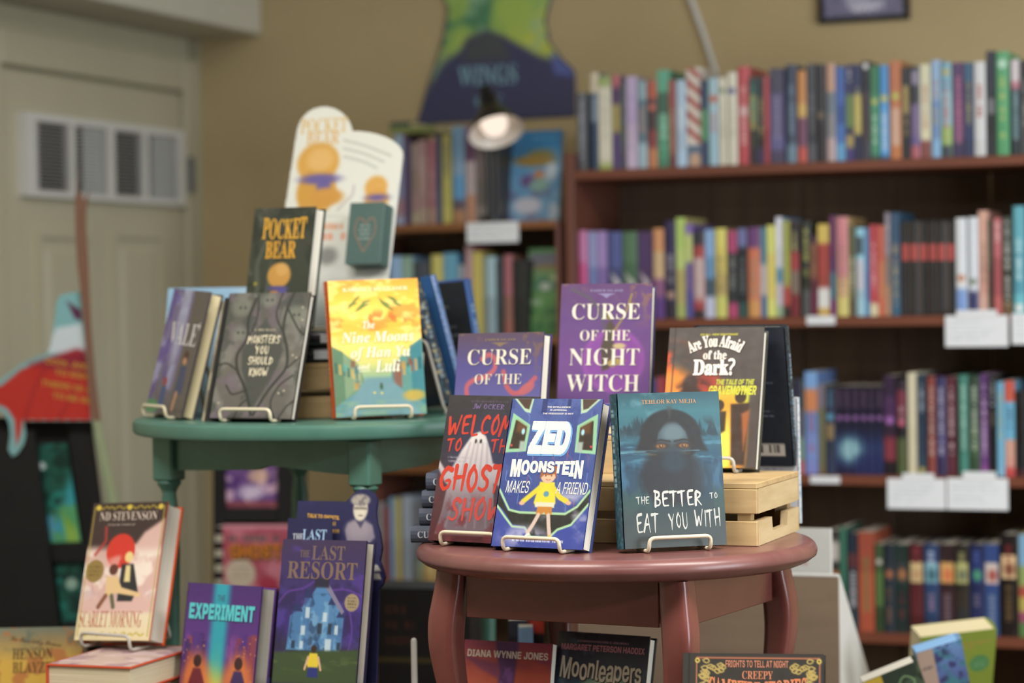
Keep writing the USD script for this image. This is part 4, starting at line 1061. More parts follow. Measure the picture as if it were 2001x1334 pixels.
# the child: face, hair, yellow jumper with a blue badge, shorts, legs
a.poly([(.44, .52), (.60, .52), (.64, .66), (.62, .68), (.42, .68), (.40, .66)], 'd6c83a', .014)
a.line([(.46, .55), (.34, .62), (.28, .655)], .05, 'd2c238', .012).line([(.58, .55), (.68, .62), (.76, .645)], .05, 'd2c238', .012)
a.ell(.27, .665, .03, .02, 'd8a888', .012).ell(.78, .655, .03, .02, 'd8a888', .012)
a.rect(.42, .655, .63, .69, 'd0ccb0', .014).poly([(.45, .685), (.61, .685), (.615, .735), (.55, .74), (.53, .72), (.5, .74), (.44, .735)], 'b87c38', .012)
a.line([(.47, .74), (.43, .80), (.38, .86)], .04, 'c8b4a8', .012).line([(.58, .74), (.60, .81), (.62, .865)], .04, 'c8b4a8', .012).ell(.38, .875, .03, .014, 'd8d8d0', .01, 1, -30).ell(.63, .88, .03, .014, 'c8b068', .01, 1, 30)
a.ell(.525, .60, .03, .028, '5a8ca4', .012).ell(.52, .47, .085, .085, 'd9b090', .012).ell(.52, .437, .092, .055, '9a5a30', .012).poly([(.43, .44), (.5, .445), (.47, .475), (.43, .50)], '9a5a30', .012).poly([(.61, .44), (.56, .445), (.59, .47), (.61, .50)], '9a5a30', .012)
a.ell(.49, .477, .008, .008, '5a3c30', .006).ell(.555, .477, .008, .008, '5a3c30', .006).line([(.50, .503), (.525, .508), (.55, .503)], .007, 'a05c50', .006)
a.Y += .042; a.I += .042 * a.k
a.text('THE INTELLIGENCE', .53, .062, .011, 'd8d8d8', 'bold', wd=.26).text('IS ARTIFICIAL', .53, .083, .011, 'd8d8d8', 'bold', wd=.19).text('THE FRIENDSHIP IS NOT', .53, .107, .011, 'd8d8d8', 'bold', wd=.34)
a.text('ZED', .48, .372, .215, 'f0ead6', 'black', wd=.44, slant=.06, grow=.02, shadow=('6fa0d0', .03, .03))
a.text('MOONSTEIN', .49, .530, .100, 'ece6d4', 'black', wd=.80, grow=.01, wave=lambda x: (1.35 - 1.0 * math.cos(min(1, abs(x) * 2.4) * 1.57) * .62, .02 * math.cos(x * 3.6)), shadow=('33508c', .05, .02))
a.text('MAKES', .20, .640, .080, 'd6d4cc', 'sans', wd=.26, slant=.1).text('A FRIEND', .80, .640, .080, 'd6d4cc', 'sans', wd=.34, slant=.1)
a.bars(.22, .945, .78, .962, 'd0d0d8', 3, False, .85)
sp = Art(t, h, 20, '34478a'); sp.bars(.3, .15, .7, .7, 'c8c8d0', 2)
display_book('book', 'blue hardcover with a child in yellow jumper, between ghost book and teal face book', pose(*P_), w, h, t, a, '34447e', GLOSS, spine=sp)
# the red table's easels
easel(under(*P_[:4], ZR), t=t, tilt=18, label='cream wire easel holding the blue hardcover with the child')

# --- 2 ghost
P_ = (-.0560, 3.1990, ZR + .006, -29.56, 16.9, .7); w, h, t = .1415, .2022, .022
a = Art(w, h, 100, '2e2a2e'); a.grad([(0, '343031'), (.35, '2c2930'), (.6, '4a3438'), (1, '4a2228')])
a.put(a.m_ell(.52, .42, .42, .40, .4) * .6, '333a60').cloud(6, '5c3036', .6, .5, .65, 4, smooth01((a.Y - .5) / .3))
gh = [(x - .13, y) for x, y in [(.46, .27), (.53, .25), (.60, .28), (.66, .36), (.72, .46), (.84, .50), (.94, .46), (.95, .53), (.86, .62), (.76, .60), (.80, .80), (.84, .95), (.2, .95), (.24, .80), (.26, .62), (.22, .60), (.12, .50), (.12, .45), (.22, .53), (.28, .50), (.36, .38)]]
a.poly(gh, 'b8b0b4', .03).put(a.m_poly(gh, .03) * smooth01((a.Y - .45) / .4) * .75, '4c3a44')
a.put(a.m_poly(gh, .03) * smooth01((.5 - a.Y) / .2) * .8, 'd9d3d0')
for x0, x1 in ((.31, .17), (.36, .29), (.40, .39), (.45, .49), (.50, .61)): a.line([(x0, .33), (x1, .9)], .02, '8a7f8a', .03, .5)
a.ell(.37, .315, .014, .022, '3c3a3a', .01).ell(.425, .315, .014, .022, '3c3a3a', .01)
a.cloud(9, '6a2830', .7, .52, .66, 6, smooth01((a.Y - .62) / .2))
a.bars(.26, .035, .66, .047, '5c4c68', 3, False, .7).text('JW OCKER', .46, .093, .034, '6d5a86', 'brush', wd=.36)
a.text('WELCOME', .46, .275, .13, 'c03a2a', 'brush', wd=.82, jit=.5, seed=3, slant=.08).text('TO', .15, .385, .085, 'c03a2a', 'brush', wd=.17, jit=.4, slant=.1).text('THE', .68, .385, .085, 'c03a2a', 'brush', wd=.26, jit=.4, slant=.1)
a.text('GHOST', .40, .655, .165, 'c23a2a', 'brush', wd=.72, jit=.5, seed=5, slant=.06, grow=.01).text('SHOW', .50, .85, .145, 'b64440', 'brush', wd=.60, jit=.5, seed=8, slant=.06)
a.bars(.09, .425, .32, .437, 'a09aa4', 7, False, .7).bars(.10, .45, .30, .462, 'a09aa4', 8, False, .7)
display_book('book', 'dark hardcover with white sheeted ghost and red brush lettering', pose(*P_), w, h, t, a, '2c262a', GLOSS)
easel(under(*P_[:4], ZR), t=t, tilt=17, label='cream wire easel holding the sheeted ghost book')

# --- 3 face half under water
P_ = (.2087, 3.103, ZR + .006, 17.3, 6.64, .18); w, h, t = .1409, .2007, .026
a = Art(w, h, 110, '2f5a68'); a.grad([(0, '2c5c68'), (.12, '3f7f8c'), (.3, '356a7c'), (.42, '2d5a74'), (.6, '2a4c66'), (.75, '2c464e'), (1, '3c4546')])
a.cloud(5, '74a8b4', .75, .48, .66, 3, smooth01((.30 - a.Y) / .15)).cloud(8, '2c3c44', .9, .5, .6, 6, smooth01(1 - abs(a.Y - .23) / .09), 2.2, .7)
for k in range(16):
    g = np.random.default_rng(k + 40); x = g.choice([.02 + .22 * g.random(), .78 + .2 * g.random()]); yb = .24 + .05 * g.random(); hh_ = .04 + .06 * g.random(); a.poly([(x, yb - hh_), (x + .03, yb), (x - .03, yb)], '27424c', .016, .9)
a.cloud(6, '5c9cb4', .75, .5, .62, 8, smooth01((a.Y - .28) / .06) * smooth01((.48 - a.Y) / .06), .8, 5).cloud(7, '1f3f58', .6, .5, .62, 12, smooth01((a.Y - .3) / .05) * smooth01((.55 - a.Y) / .06), .8, 5)
a.ell(.5, .285, .30, .25, '262524', .03).poly([(.20, .3), (.80, .3), (.86, .385), (.14, .385)], '262524', .05)
a.ell(.515, .315, .165, .165, '4f626a', .06).ell(.53, .27, .11, .09, '6e858c', .08).rect(.36, .31, .68, .378, '43555e', .05, .8).poly([(.34, .20), (.50, .155), (.38, .26), (.345, .36), (.28, .38)], '262524', .03).poly([(.70, .20), (.53, .155), (.66, .26), (.69, .36), (.76, .38)], '262524', .03)
a.poly([(.47, .09), (.53, .09), (.50, .17)], '4a4c4c', .03, .7)
for x in (.40, .625): a.ell(x, .345, .085, .03, '3a2c26', .03).ell(x, .348, .045, .019, 'b07a3c', .014).ell(x, .348, .022, .018, '5c3414', .012).ell(x + .004, .345, .008, .006, 'e0c890', .006).line([(x - .09, .318), (x, .308), (x + .09, .318)], .016, '2c2420', .016)
a.curve([(.62, .17), (.68, .21), (.74, .24), (.72, .28), (.66, .27)], .012, '2c2a2c', .01).curve([(.44, .17), (.38, .22), (.35, .28)], .012, '2c2a2c', .01)
a.cloud(6, '78b0c4', .8, .50, .6, 21, smooth01(1 - abs(a.Y - .385) / .022), .6, 8).cloud(5, 'c0a05c', .8, .45, .6, 22, smooth01(1 - abs(a.Y - .397) / .022) * (a.m_ell(.40, .4, .12, .04, .04) + a.m_ell(.63, .4, .12, .04, .04)), 1, 4)
a.ell(.50, .55, .33, .26, '28292c', .10, .95).ell(.52, .45, .12, .10, '2f4656', .08, .7).cloud(6, '5c9cc4', .6, .5, .64, 14, smooth01((a.Y - .42) / .04) * smooth01((.68 - a.Y) / .1) * np.clip(abs(a.X - .5) * 2.6 - .45, 0, 1), 2.5, .8)
a.cloud(5, '3f6a5c', .5, .5, .65, 17, smooth01((a.Y - .55) / .1) * smooth01((.85 - a.Y) / .1), 3, .8)
a.c = a.c * .80; a.put(smooth01((a.Y - .62) / .3) * .75, '3c4444')
a.text('TEHLOR KAY MEJIA', .5, .072, .026, 'b08058', 'serif', wd=.54)
a.text('THE', .20, .715, .045, 'b4b6b0', 'brush', wd=.13, jit=.3).text('BETTER', .55, .735, .095, 'c0c0ba', 'brush', wd=.48, jit=.35, seed=2).text('TO', .90, .695, .036, 'b4b6b0', 'brush', wd=.08, jit=.3)
a.text('EAT', .24, .895, .115, 'b9bab4', 'brush', wd=.23, jit=.35, seed=4, grow=-.01).text('YOU', .54, .885, .10, 'b9bab4', 'brush', wd=.19, jit=.4, seed=7, grow=-.012).text('WITH', .83, .872, .10, 'bcbdb8', 'brush', wd=.26, jit=.35, seed=1, grow=-.01)
sp = Art(t, h, 16, '22404c'); sp.cloud(8, '3c7484', .6, .5, .62, 4).bars(.3, .1, .7, .6, '9ab0b4', 3)
display_book('book', 'teal hardcover with a dark-haired face half under water', pose(*P_), w, h, t, a, '1f343c', SATIN, spine=sp)
easel(under(*P_[:4], ZR), t=t, tilt=7, label='cream wire easel holding the teal book with the face')

# --- 4 black book with flames on the crate
P_ = (.2700, 3.350, ZCR + .0075, -21.0, 17.0, -.1); w, h, t = .1390, .2040, .024
a = Art(w, h, 100, '4a4340'); a.grad([(0, '4b4541'), (1, '423a37')])
a.put(a.m_ell(.05, .42, .42, .42, .25) * smooth01((a.n(5, 3) - .36) / .2), 'c8482a').put(a.m_ell(.02, .50, .30, .30, .2), 'dd8434').put(a.m_ell(.45, .42, .14, .16, .12) * .8, '9c3426')
a.ell(.26, .40, .07, .09, '3c2c28', .06).poly([(.20, .40), (.33, .42), (.44, .50), (.46, .62), (.10, .62), (.14, .48)], '3a2926', .07).cloud(7, '3c2a26', .8, .5, .6, 21, a.m_ell(.3, .5, .22, .2, .1))
a.poly([(.52, .47), (.90, .42), (.84, .97), (.44, .97)], 'b8bc38', .05).put(a.m_ell(.66, .82, .24, .5, .18), 'd98c2c').put(a.m_ell(.62, .9, .12, .4, .12), 'ecd050')
a.ell(.80, .50, .06, .065, '3a2c20', .02).poly([(.70, .55), (.90, .54), (.88, .98), (.74, .98)], '3b2a20', .03).ell(.58, .56, .055, .06, '3c3020', .02).poly([(.50, .60), (.66, .60), (.66, .74), (.52, .8)], '3c3020', .03).poly([(.82, .62), (.92, .58), (.86, .88)], 'b8642c', .04, .7).rect(.90, .40, 1, 1, '453c38', .06)
a.line([(.065, 0), (.065, 1)], .012, '37302e', .012)
a.text('AN ALL-NEW NIGHTMARE', .53, .058, .014, 'b0a83c', 'black', wd=.40, slant=.1)
a.text('Are You Afraid', .50, .138, .082, 'e6dcd0', 'serif', wd=.60, arc=1.7, grow=.02, shadow=('1c1816', .04, .03)).text('of the', .50, .228, .060, 'e6dcd0', 'serif', wd=.25, grow=.015).text('Dark?', .50, .340, .105, 'efe6da', 'serif', wd=.44, grow=.03, shadow=('1c1816', .03, .02))
a.text('THE TALE OF THE', .73, .412, .038, 'b4b43c', 'black', wd=.40, slant=.15).text('GRAVEMOTHER', .71, .485, .066, 'c0c040', 'black', wd=.50, slant=.1)
display_book('book', 'charcoal hardcover with flames and cream arched title, on the right-hand crate', pose(*P_), w, h, t, a, '40403a', MATTE)
easel(under(*P_[:4], ZCR), t=t, tilt=17, label='grey wire easel on the crate under the charcoal flame book', mat=WIREG, lip=.022)

# --- 5 and 6 purple pair
def curse(P_, w, h, t, base, tint, night, label):
    a = Art(w, h, 100, base); a.grad([(0, '5a4a5c' if not night else '5a3c66'), (.25, base), (.6, tint), (1, base)])
    a.cloud(14, '8a6a48', .8, .55, .68, 3, np.clip(1 - np.hypot(a.X - (1 if not night else 0.98), a.Y * 1.2) / .45, 0, 1)).cloud(16, '8a6a50', .6, .56, .7, 5, np.clip(1 - np.hypot(a.X - .02, a.Y * 1.3) / .35, 0, 1))
    if night:
        a.ell(.60, .58, .34, .34, '8a4c98', .06).ell(.60, .58, .30, .30, '7d4590', .08)
        a.poly([(.52, .30), (.56, .27), (.60, .32), (.60, .48), (.56, .64), (.48, .66), (.46, .48)], '4c4238', .03).line([(.49, .34), (.44, .20), (.30, .10), (.12, .04)], .035, '544c5a', .03).line([(.60, .36), (.72, .22), (.78, .08)], .022, '8c7a40', .02).ell(.545, .25, .035, .035, '80703c', .02).ell(.66, .47, .07, .03, 'b8a878', .02).poly([(.5, .60), (.62, .56), (.74, .58), (.60, .63)], 'a08c50', .02)
    else:
        a.curve([(.28, .60), (.15, .50), (.13, .40), (.24, .35), (.36, .34), (.46, .28), (.46, .20), (.38, .16), (.30, .20)], .05, 'b8606c', .02).curve([(.56, .30), (.60, .41), (.68, .47), (.78, .46), (.86, .40), (.93, .35)], .05, 'b45c68', .02).ell(.24, .60, .13, .05, 'c46860', .02).ell(.84, .43, .10, .05, 'b86468', .02, .9, -30)
        a.put(a.m_ell(.5, .9, .5, .4, .3) * .5, '6a78b8')
    a.text('EMBER ISLAND', .5, .062, .018, '8f7a58' if not night else '8a86a8', 'serif', wd=.36)
    a.poly([(.40, .075), (.60, .075), (.54, .09), (.5, .11), (.46, .09)], '8f7a50' if not night else '8f8cb0', .012, .8)
    a.text('CURSE', .5, .245 if not night else .27, .118, 'e4dcc8', 'serif', wd=.76, grow=-.012, shadow=('3c3050', .04)).text('OF THE', .5, .395 if not night else .43, .078, 'ded6c4', 'serif', wd=.56, grow=-.012, shadow=('3c3050', .04))
    if night: a.text('NIGHT', .5, .615, .125, 'e4dcc8', 'serif', wd=.78, grow=-.014, shadow=('3c2c50', .04)).text('WITCH', .5, .81, .125, 'e4dcc8', 'serif', wd=.80, grow=-.014, shadow=('3c2c50', .04)); a.bars(.3, .9, .75, .93, 'd8ccc0', 2, False)
    return display_book('book', label, pose(*P_), w, h, t, a, '3c3458', MATTE)
PA = (-.0300, 3.3700, 1.3235, -31.9, 9.74, -.77)
curse(PA, .1425, .1860, .024, '57508c', '66649c', False, 'blue-violet hardcover with pink tentacles, standing on the stack of dark books')
PB = (.1284, 3.47, ZCR + .0545 + .0205, -16.8, 10.24, .4)
curse(PB, .1370, .1960, .026, '5c3f74', '6a4480', True, 'tall purple hardcover with a winged figure and full moon')
# book lying under it
o = thing('book', 'flat-lying violet paperback under the tall purple hardcover', 'book', frame((.072, 3.40, ZCR + .0540), cyaw))
part(o, 'cover', join(bx(0, .15, 0, .125, 0, .0015), bx(0, .15, 0, .125, .0125, .014), bx(0, .15, .1235, .125, .0015, .0125)), SATIN, col='453c80'); part(o, 'page_block', bx(.001, .149, .001, .1233, .0017, .0123), PAGESC)
# stack of four dark books, spines forward
for k in range(4):
    z = ZR + .0004 + k * .0238; sh = (-.012, .0, .004, .010)[k]; x, y = at_z(816, 1056, ZR)[:2]
    m = frame((x + .004 + sh, 3.262, z), -10)
    o = thing('book', f'dark slate book lying in the stack behind the ghost book, {("bottom", "second from bottom", "third from bottom", "topmost")[k]} one', 'book', m, 'stack of four dark slate books')
    cp = extr(case_poly(.135, .0232, True), .20); v = cp.vertices.copy(); cp.vertices = np.c_[v[:, 2], v[:, 0], .0232 - v[:, 1]]; cp.fix_normals()
    part(o, 'cover', cp, MATTE, col='3f4554'); part(o, 'page_block', bx(.003, .197, .006, .132, .003, .0203), PAGES)
    s_ = Art(.20, .0205, 60, '3f4554'); s_.text('CURSE OF THE', .05, .70, .42, 'b4b6be', 'serif', wd=.42, align='l')
    me, c = s_.mesh(gap=.0003); lt = s_.letters(gap=.0004)
    part(o, 'spine_lettering', (lt[0][0] + [0, -.0026, .0012], lt[0][1]), MATTE, col=lt[1])

# --- 7 black back cover behind the charcoal book
def back_art(w, h, base, text, seed, barcode=True, rows=(.12, .7)):
    a = Art(w, h, 60, base); g = np.random.default_rng(seed); y = rows[0]
    while y < rows[1]:
        if g.random() > .2: a.bars(.12, y, .5 + .38 * g.random(), y + .014, text, seed + int(y * 100), False, .7)
        y += .034
    if barcode:
        a.rect(.52, .84, .92, .93, 'c8c0b4', .008)
        for k in range(16):
            if k != 9: a.rect(.55 + k * .021, .85, .55 + k * .021 + (.006 if g.random() > .4 else .012), .905, '302c2c', .006)
    return a
def reversed_book(label, pos, yaw, lean, w, h, t, front, base, text, seed, barcode=True, pages=None, cover='20242c', mat=None, hard=True, roll=0):
    """seen from behind: back cover towards the viewer, top leaning this way; pos: lower middle of the back cover"""
    B_ = frame((0, 0, 0), yaw, -lean, roll); low = min((B_[:3, :3] @ np.array(q))[2] for q in ((-w / 2, 0, 0), (w / 2, 0, 0), (-w / 2, t, 0), (w / 2, t, 0))); B_[:3, 3] = np.asarray(pos) - [0, 0, low]
    M = B_ @ np.diag([-1.0, -1.0, 1.0, 1.0]) @ np.array([[1, 0, 0, 0], [0, 1, 0, -t], [0, 0, 1, 0], [0, 0, 0, 1.0]])
    b_ = back_art(w, h, base, text, seed, barcode); sp = Art(t, h, 16, cover); sp.cloud(9, '3c6c84', .6, .5, .62, seed).bars(.3, .2, .7, .8, '8aa0b0', seed)
    if seed == 3: sp.speck(40, 'b8a878', .09, 3)
    if seed == 4: sp.cloud(6, '5c8cc4', .8, .45, .6, 5).cloud(8, '8c84bc', .6, .5, .62, 9)
    return display_book('book', label, M, w, h, t, front, cover, mat or SATIN, hard, back=b_, spine=sp, pages=pages)
reversed_book('navy-black book seen from behind with barcode, at the crate\'s right end', (.338, 3.475, ZCR + .001), -22, 12, .138, .205, .020, None, '262c36', '7a8490', 5)
reversed_book('white-backed paperback with maroon square standing behind the crate', (.355, 3.475, ZR + .001), -20, 2, .115, .182, .010, None, 'c4c6ca', '6a6c74', 9, False, None, 'c4c6ca', CARD, False)

# ================================================================ green table
# --- 8 grey forest cover
P_ = (-.3862, 3.5195, ZG + .006, -24.8, 19.1, .23); w, h, t = .1385, .1950, .016
a = Art(w, h, 110, '6a675c'); a.grad([(0, '5c5a52'), (.5, '78746a'), (1, '6c6660')]); a.cloud(4, '8f8c84', .8, .48, .62, 4).cloud(5, '7c6c78', .7, .5, .62, 9).cloud(7, '4a5048', .7, .52, .64, 14)
for x, y, r in ((.18, .12, .12), (.5, .06, .10), (.86, .18, .13), (.2, .32, .09)): a.ell(x, y, r, r * .8, '8c9080', .08, .7).ell(x - .02, y, .015, .015, '3c3c38', .012).ell(x + .04, y, .015, .015, '3c3c38', .012)
a.poly([(.5, .20), (.78, .46), (.72, .62), (.52, .92), (.48, .92), (.30, .62), (.26, .46)], '4f514a', .05)
br = [[(.50, .97), (.40, .78), (.24, .62), (.20, .50), (.32, .36), (.27, .22), (.34, .05)], [(.53, .97), (.66, .78), (.86, .60), (.82, .44), (.72, .30), (.74, .12), (.80, 0)], [(.24, .62), (.10, .56), (.0, .58)], [(.86, .60), (.98, .52)], [(.32, .36), (.40, .20), (.36, .02)], [(.72, .30), (.60, .18), (.66, .0)], [(.40, .78), (.22, .82), (.14, .74)], [(.80, 1.0), (.70, .88), (.78, .74), (.94, .66)], [(.84, 1.0), (.92, .90), (1, .86)], [(.30, 1.0), (.34, .90), (.44, .84)], [(.74, .12), (.92, .30), (1, .34)]]
for k, q in enumerate(br): a.curve(q, .032 if k < 2 else .020, '33352f', .012)
for x, y in ((.93, .12), (.95, .22), (.90, .50), (.95, .52), (.80, .80), (.86, .78), (.08, .88), (.5, .93)): a.ell(x, y, .014, .012, 'd0c4ac', .01)
a.c *= .80
a.bars(.38, .292, .64, .308, 'b4ac90', 3, False, .8)
for s_, y, wd in (('MONSTERS', .405, .40), ('YOU', .490, .17), ('SHOULD', .575, .31), ('KNOW', .665, .24)): a.text(s_, .52, y, .060, 'd2c8ac', 'brush', wd=wd, jit=.25, seed=2)
sp = Art(t, h, 12, '17171a')
display_book('book', 'grey-green hardcover of dark twisting branches at the front of the green table', pose(*P_), w, h, t, a, '1e1e20', SATIN, spine=sp)
easel(under(*P_[:4], ZG), t=t, tilt=19, label='cream wire easel holding the grey branches book')

# --- 9 far-left cover, yawed away
P_ = (-.5375, 3.6807, ZG + .0065, -58.5, 14.3, 3.0); w, h, t = .1406, .1965, .022
a = Art(w, h, 100, '6a6478'); a.grad([(0, '6c6284'), (.5, '766c96'), (1, '58524e')]); a.cloud(4, '9a9ac4', .8, .46, .6, 3, smooth01((.62 - a.X) / .2)).cloud(5, '5a4690', .8, .5, .62, 8, smooth01((.45 - a.X) / .2))
a.put(smooth01((a.X - .55) / .1), '5c5450').put(a.m_ell(.42, .2, .12, .6, .1) * .6, 'b8c0d4')
a.ell(.76, .52, .07, .06, '4a2c24', .02).ell(.75, .56, .05, .04, 'b88468', .02).poly([(.68, .60), (.84, .60), (.86, .82), (.66, .82)], '3c4464', .02).line([(.72, .82), (.70, .94)], .06, 'b08468', .02).ell(.35, .74, .06, .05, '8c3c3c', .02).poly([(.3, .78), (.42, .78), (.44, .95), (.3, .95)], '3c4c78', .02).ell(.12, .95, .2, .08, '4c8058', .04)
a.text('VALE', .56, .44, .175, 'd8d4d4', 'serif', wd=.74, grow=-.012).text('S', .93, .30, .05, 'd8d4d4', 'serif')
display_book('book', 'mauve hardcover with two small figures at the green table\'s left end', pose(*P_), w, h, t, a, '4c4850', GLOSS, pages=PAGESC)
easel(under(*P_[:4], ZG), t=t, tilt=14, label='cream wire easel at the far left of the green table')
# books half hidden between the two
PM_ = pose(-.3862, 3.5195, ZG + .006, -24.8, 19.1, .23); sh_ = lambda x, y, z=-.005: PM_ @ np.array([[1, 0, 0, x], [0, 1, 0, y], [0, 0, 1, z], [0, 0, 0, 1.0]])
a = Art(.138, .200, 20, '161618'); display_book('book', 'plain black hardcover just behind the grey branches book, its left edge showing', sh_(-.022, .0205), .138, .200, .010, a, '161618', SATIN)
a = Art(.130, .200, 20, 'a89e86'); a.cloud(5, '5c564c', .7, .5, .6, 3); display_book('book', 'thin silver and gold edged book behind the black one on the green table', sh_(-.040, .036), .130, .200, .004, a, 'b0a68c', GLOSS, False)
M = frame((-.500, 3.83, ZG + .001), -16, 12); a = Art(.14, .205, 20, '8cb0cc'); a.cloud(5, 'b8c8d4', .5, .5, .65, 1)
display_book('book', 'pale blue book half hidden behind the mauve hardcover', M, .14, .205, .010, a, '7fa4c8', GLOSS)

# --- 10 orange street
P_ = (-.1943, 3.5453, ZG + .006, 14.2, 8.9, -1.23); w, h, t = .1364, .2040, .020
a = Art(w, h, 110, 'e0a83c'); a.grad([(0, 'e8a03c'), (.12, 'f0b844'), (.24, 'f4d060'), (.34, 'eeb040'), (.5, 'ecd068'), (.62, 'c8c878'), (.75, '78a090'), (.85, '5c8894'), (1, '5f8a80')])
a.cloud(4, 'e08838', .7, .5, .62, 3, smooth01((.46 - a.Y) / .1), 1, 2).cloud(6, 'f8e088', .6, .5, .62, 8, smooth01((.55 - a.Y) / .1), 1, 2)
for mx in (0, 1):
    X_ = lambda x: (1 - x) if mx else x
    for k in range(9): g = np.random.default_rng(k); x, y = .24 + .022 * k, .13 + .09 * g.random(); a.ell(X_(x), y, .05, .012, '6a7c3c', .012, .9, (30 if mx else -30) + 40 * (g.random() - .5))
a.cloud(9, 'c06c2c', .8, .54, .64, 15, a.m_ell(.5, .30, .4, .10, .1)).cloud(6, 'd87c34', .9, .52, .62, 16, a.m_ell(.84, .40, .16, .16, .1))
a.poly([(0, .50), (.10, .52), (.28, .62), (.34, .74), (.30, .80), (0, .92)], '6c8a6c', .03).poly([(1, .46), (.78, .56), (.66, .64), (.62, .76), (1, .92)], '4a8488', .03).poly([(.66, .66), (.78, .62), (.80, .78), (.66, .78)], '8c5c4c', .03)
for pts, c in (([(0, .48), (.12, .525), (.12, .87), (0, .93)], '58785c'), ([(.12, .545), (.22, .585), (.22, .81), (.12, .865)], '7c9474'), ([(.22, .60), (.30, .63), (.30, .77), (.22, .81)], 'a0a47c'), ([(1, .44), (.86, .50), (.86, .87), (1, .93)], '3c7880'), ([(.86, .53), (.75, .575), (.75, .81), (.86, .865)], '5c8c84'), ([(.75, .59), (.67, .62), (.67, .77), (.75, .81)], '7c5c50')): a.poly(pts, c, .014, .9)
for k in range(6): a.rect(.02 + .045 * k, .60 + .014 * k, .045 + .045 * k, .68 + .010 * k, ['34564c', 'c8a058', '446c64'][k % 3], .012, .85).rect(.95 - .045 * k, .58 + .014 * k, .975 - .045 * k, .67 + .010 * k, ['28585c', 'c09450', '8c4c3c'][k % 3], .012, .85)
for k in range(8): g = np.random.default_rng(k + 9); x = g.choice([.06 + .2 * g.random(), .7 + .26 * g.random()]); y = .58 + .2 * g.random(); a.rect(x, y, x + .05, y + .05, ['3f6c74', 'b88c48', '7c4c3c', '5c9c90'][k % 4], .03, .8)
a.poly([(.36, .72), (.62, .72), (.95, 1), (.05, 1)], '6c9098', .05).cloud(10, '8ca878', .4, .5, .62, 19, smooth01((a.Y - .85) / .06), .6, 3).ell(.88, .86, .12, .06, 'c8a03c', .05, .8)
a.ell(.52, .79, .018, .03, '3c5c3c', .012).ell(.52, .768, .012, .012, '403830', .01).ell(.44, .83, .014, .01, 'd8c860', .01).ell(.52, .835, .014, .01, 'd8c860', .01)
a.text('KARINA YAN GLASER', .52, .082, .026, 'f2e2c4', 'serif', wd=.72)
a.text('The', .42, .36, .055, 'f2ead0', 'serifi', wd=.14, shadow=('b8904c', .05)).text('Nine Moons', .52, .46, .075, 'f4ecd4', 'serifi', wd=.80, shadow=('b8944c', .05)).text('of Han Yu', .54, .57, .075, 'f2ead2', 'serifi', wd=.66, shadow=('9c9460', .05)).text('and', .34, .655, .038, 'e8e4d0', 'serifi', wd=.13).text('Luli', .61, .68, .085, 'f0ecd8', 'serifi', wd=.27, shadow=('8a9468', .05)).rect(.28, .668, .41, .672, 'e8e4d0', .006)
sp = Art(t, h, 12, 'c8582c'); sp.bars(.3, .1, .7, .8, 'e8c090', 4)
display_book('book', 'bright orange and yellow hardcover of a small street on the green table', pose(*P_), w, h, t, a, 'c0552c', GLOSS, spine=sp)
easel(under(*P_[:4], ZG), t=t, tilt=9, label='cream wire easel holding the orange street book')

# --- 11 dark bear-coloured cover on the crate, and its white die-cut card
for k in range(2):
    z = ZCG + .0004 + k * .0245; M = gm_.copy(); M[:3, 3] = (gm_ @ np.array([.006 + .01 * k, .006, 0, 1]))[:3]; M[2, 3] = z
    o = thing('book', ('lower', 'upper')[k] + ' of two black books lying on the green table\'s crate', 'book', M, 'two black books lying on the crate')
    cp = extr(case_poly(.135, .0240, True), .19); v = cp.vertices.copy(); cp.vertices = np.c_[v[:, 2], v[:, 0], .0240 - v[:, 1]]; cp.fix_normals(); part(o, 'cover', cp, SATIN, col='1e1f24'); part(o, 'page_block', bx(.003, .187, .006, .132, .003, .021), PAGES)
    part(o, 'spine_label', bx(.10, .122, -.0031, -.0021, .006, .019), PAPERW)
ZPK = ZCG + .0494
P_ = (-.3652, 3.6628, ZPK + .0065, -38.9, 9.28, .6); w, h, t = .1293, .1845, .024
a = Art(w, h, 100, '3c423a'); a.grad([(0, '42463e'), (1, '343c30')]); a.cloud(4, '6c7064', .8, .48, .64, 3, smooth01((.5 - a.X) / .3), 2, .8).cloud(6, '2a302a', .7, .5, .62, 7)
a.curve([(.02, .95), (.2, .7), (.12, .5), (.24, .3)], .08, '5c6256', .05, .7).ell(.14, .64, .03, .02, 'a89a3c', .02).ell(.90, .92, .2, .10, '4a6038', .08, .7)
a.ell(.52, .57, .19, .15, 'c8964c', .04).ell(.52, .80, .18, .17, 'bc8440', .04).ell(.52, .68, .17, .03, '55508c', .03).poly([(.5, .68), (.66, .68), (.7, .78), (.58, .76)], '5a5494', .03).ell(.56, .52, .10, .08, 'dcb070', .06, .6)
a.text('POCKET', .53, .245, .155, 'dca83c', 'serif', wd=.72, wave=lambda x: (1 + .25 * abs(x) * 1.6, -.015 * math.cos(x * 4)), grow=.01).text('BEAR', .50, .425, .14, 'dca43a', 'serif', wd=.50, grow=.01, slant=-.02)
display_book('book', 'dark green hardcover with golden serif title, high on the stacked black books', pose(*P_), w, h, t, a, '36423c', SATIN)
easel(under(*P_[:4], ZPK), t=t, tilt=9, label='wire easel under the dark green book with golden title', hgt=.10, mat=WIREG)

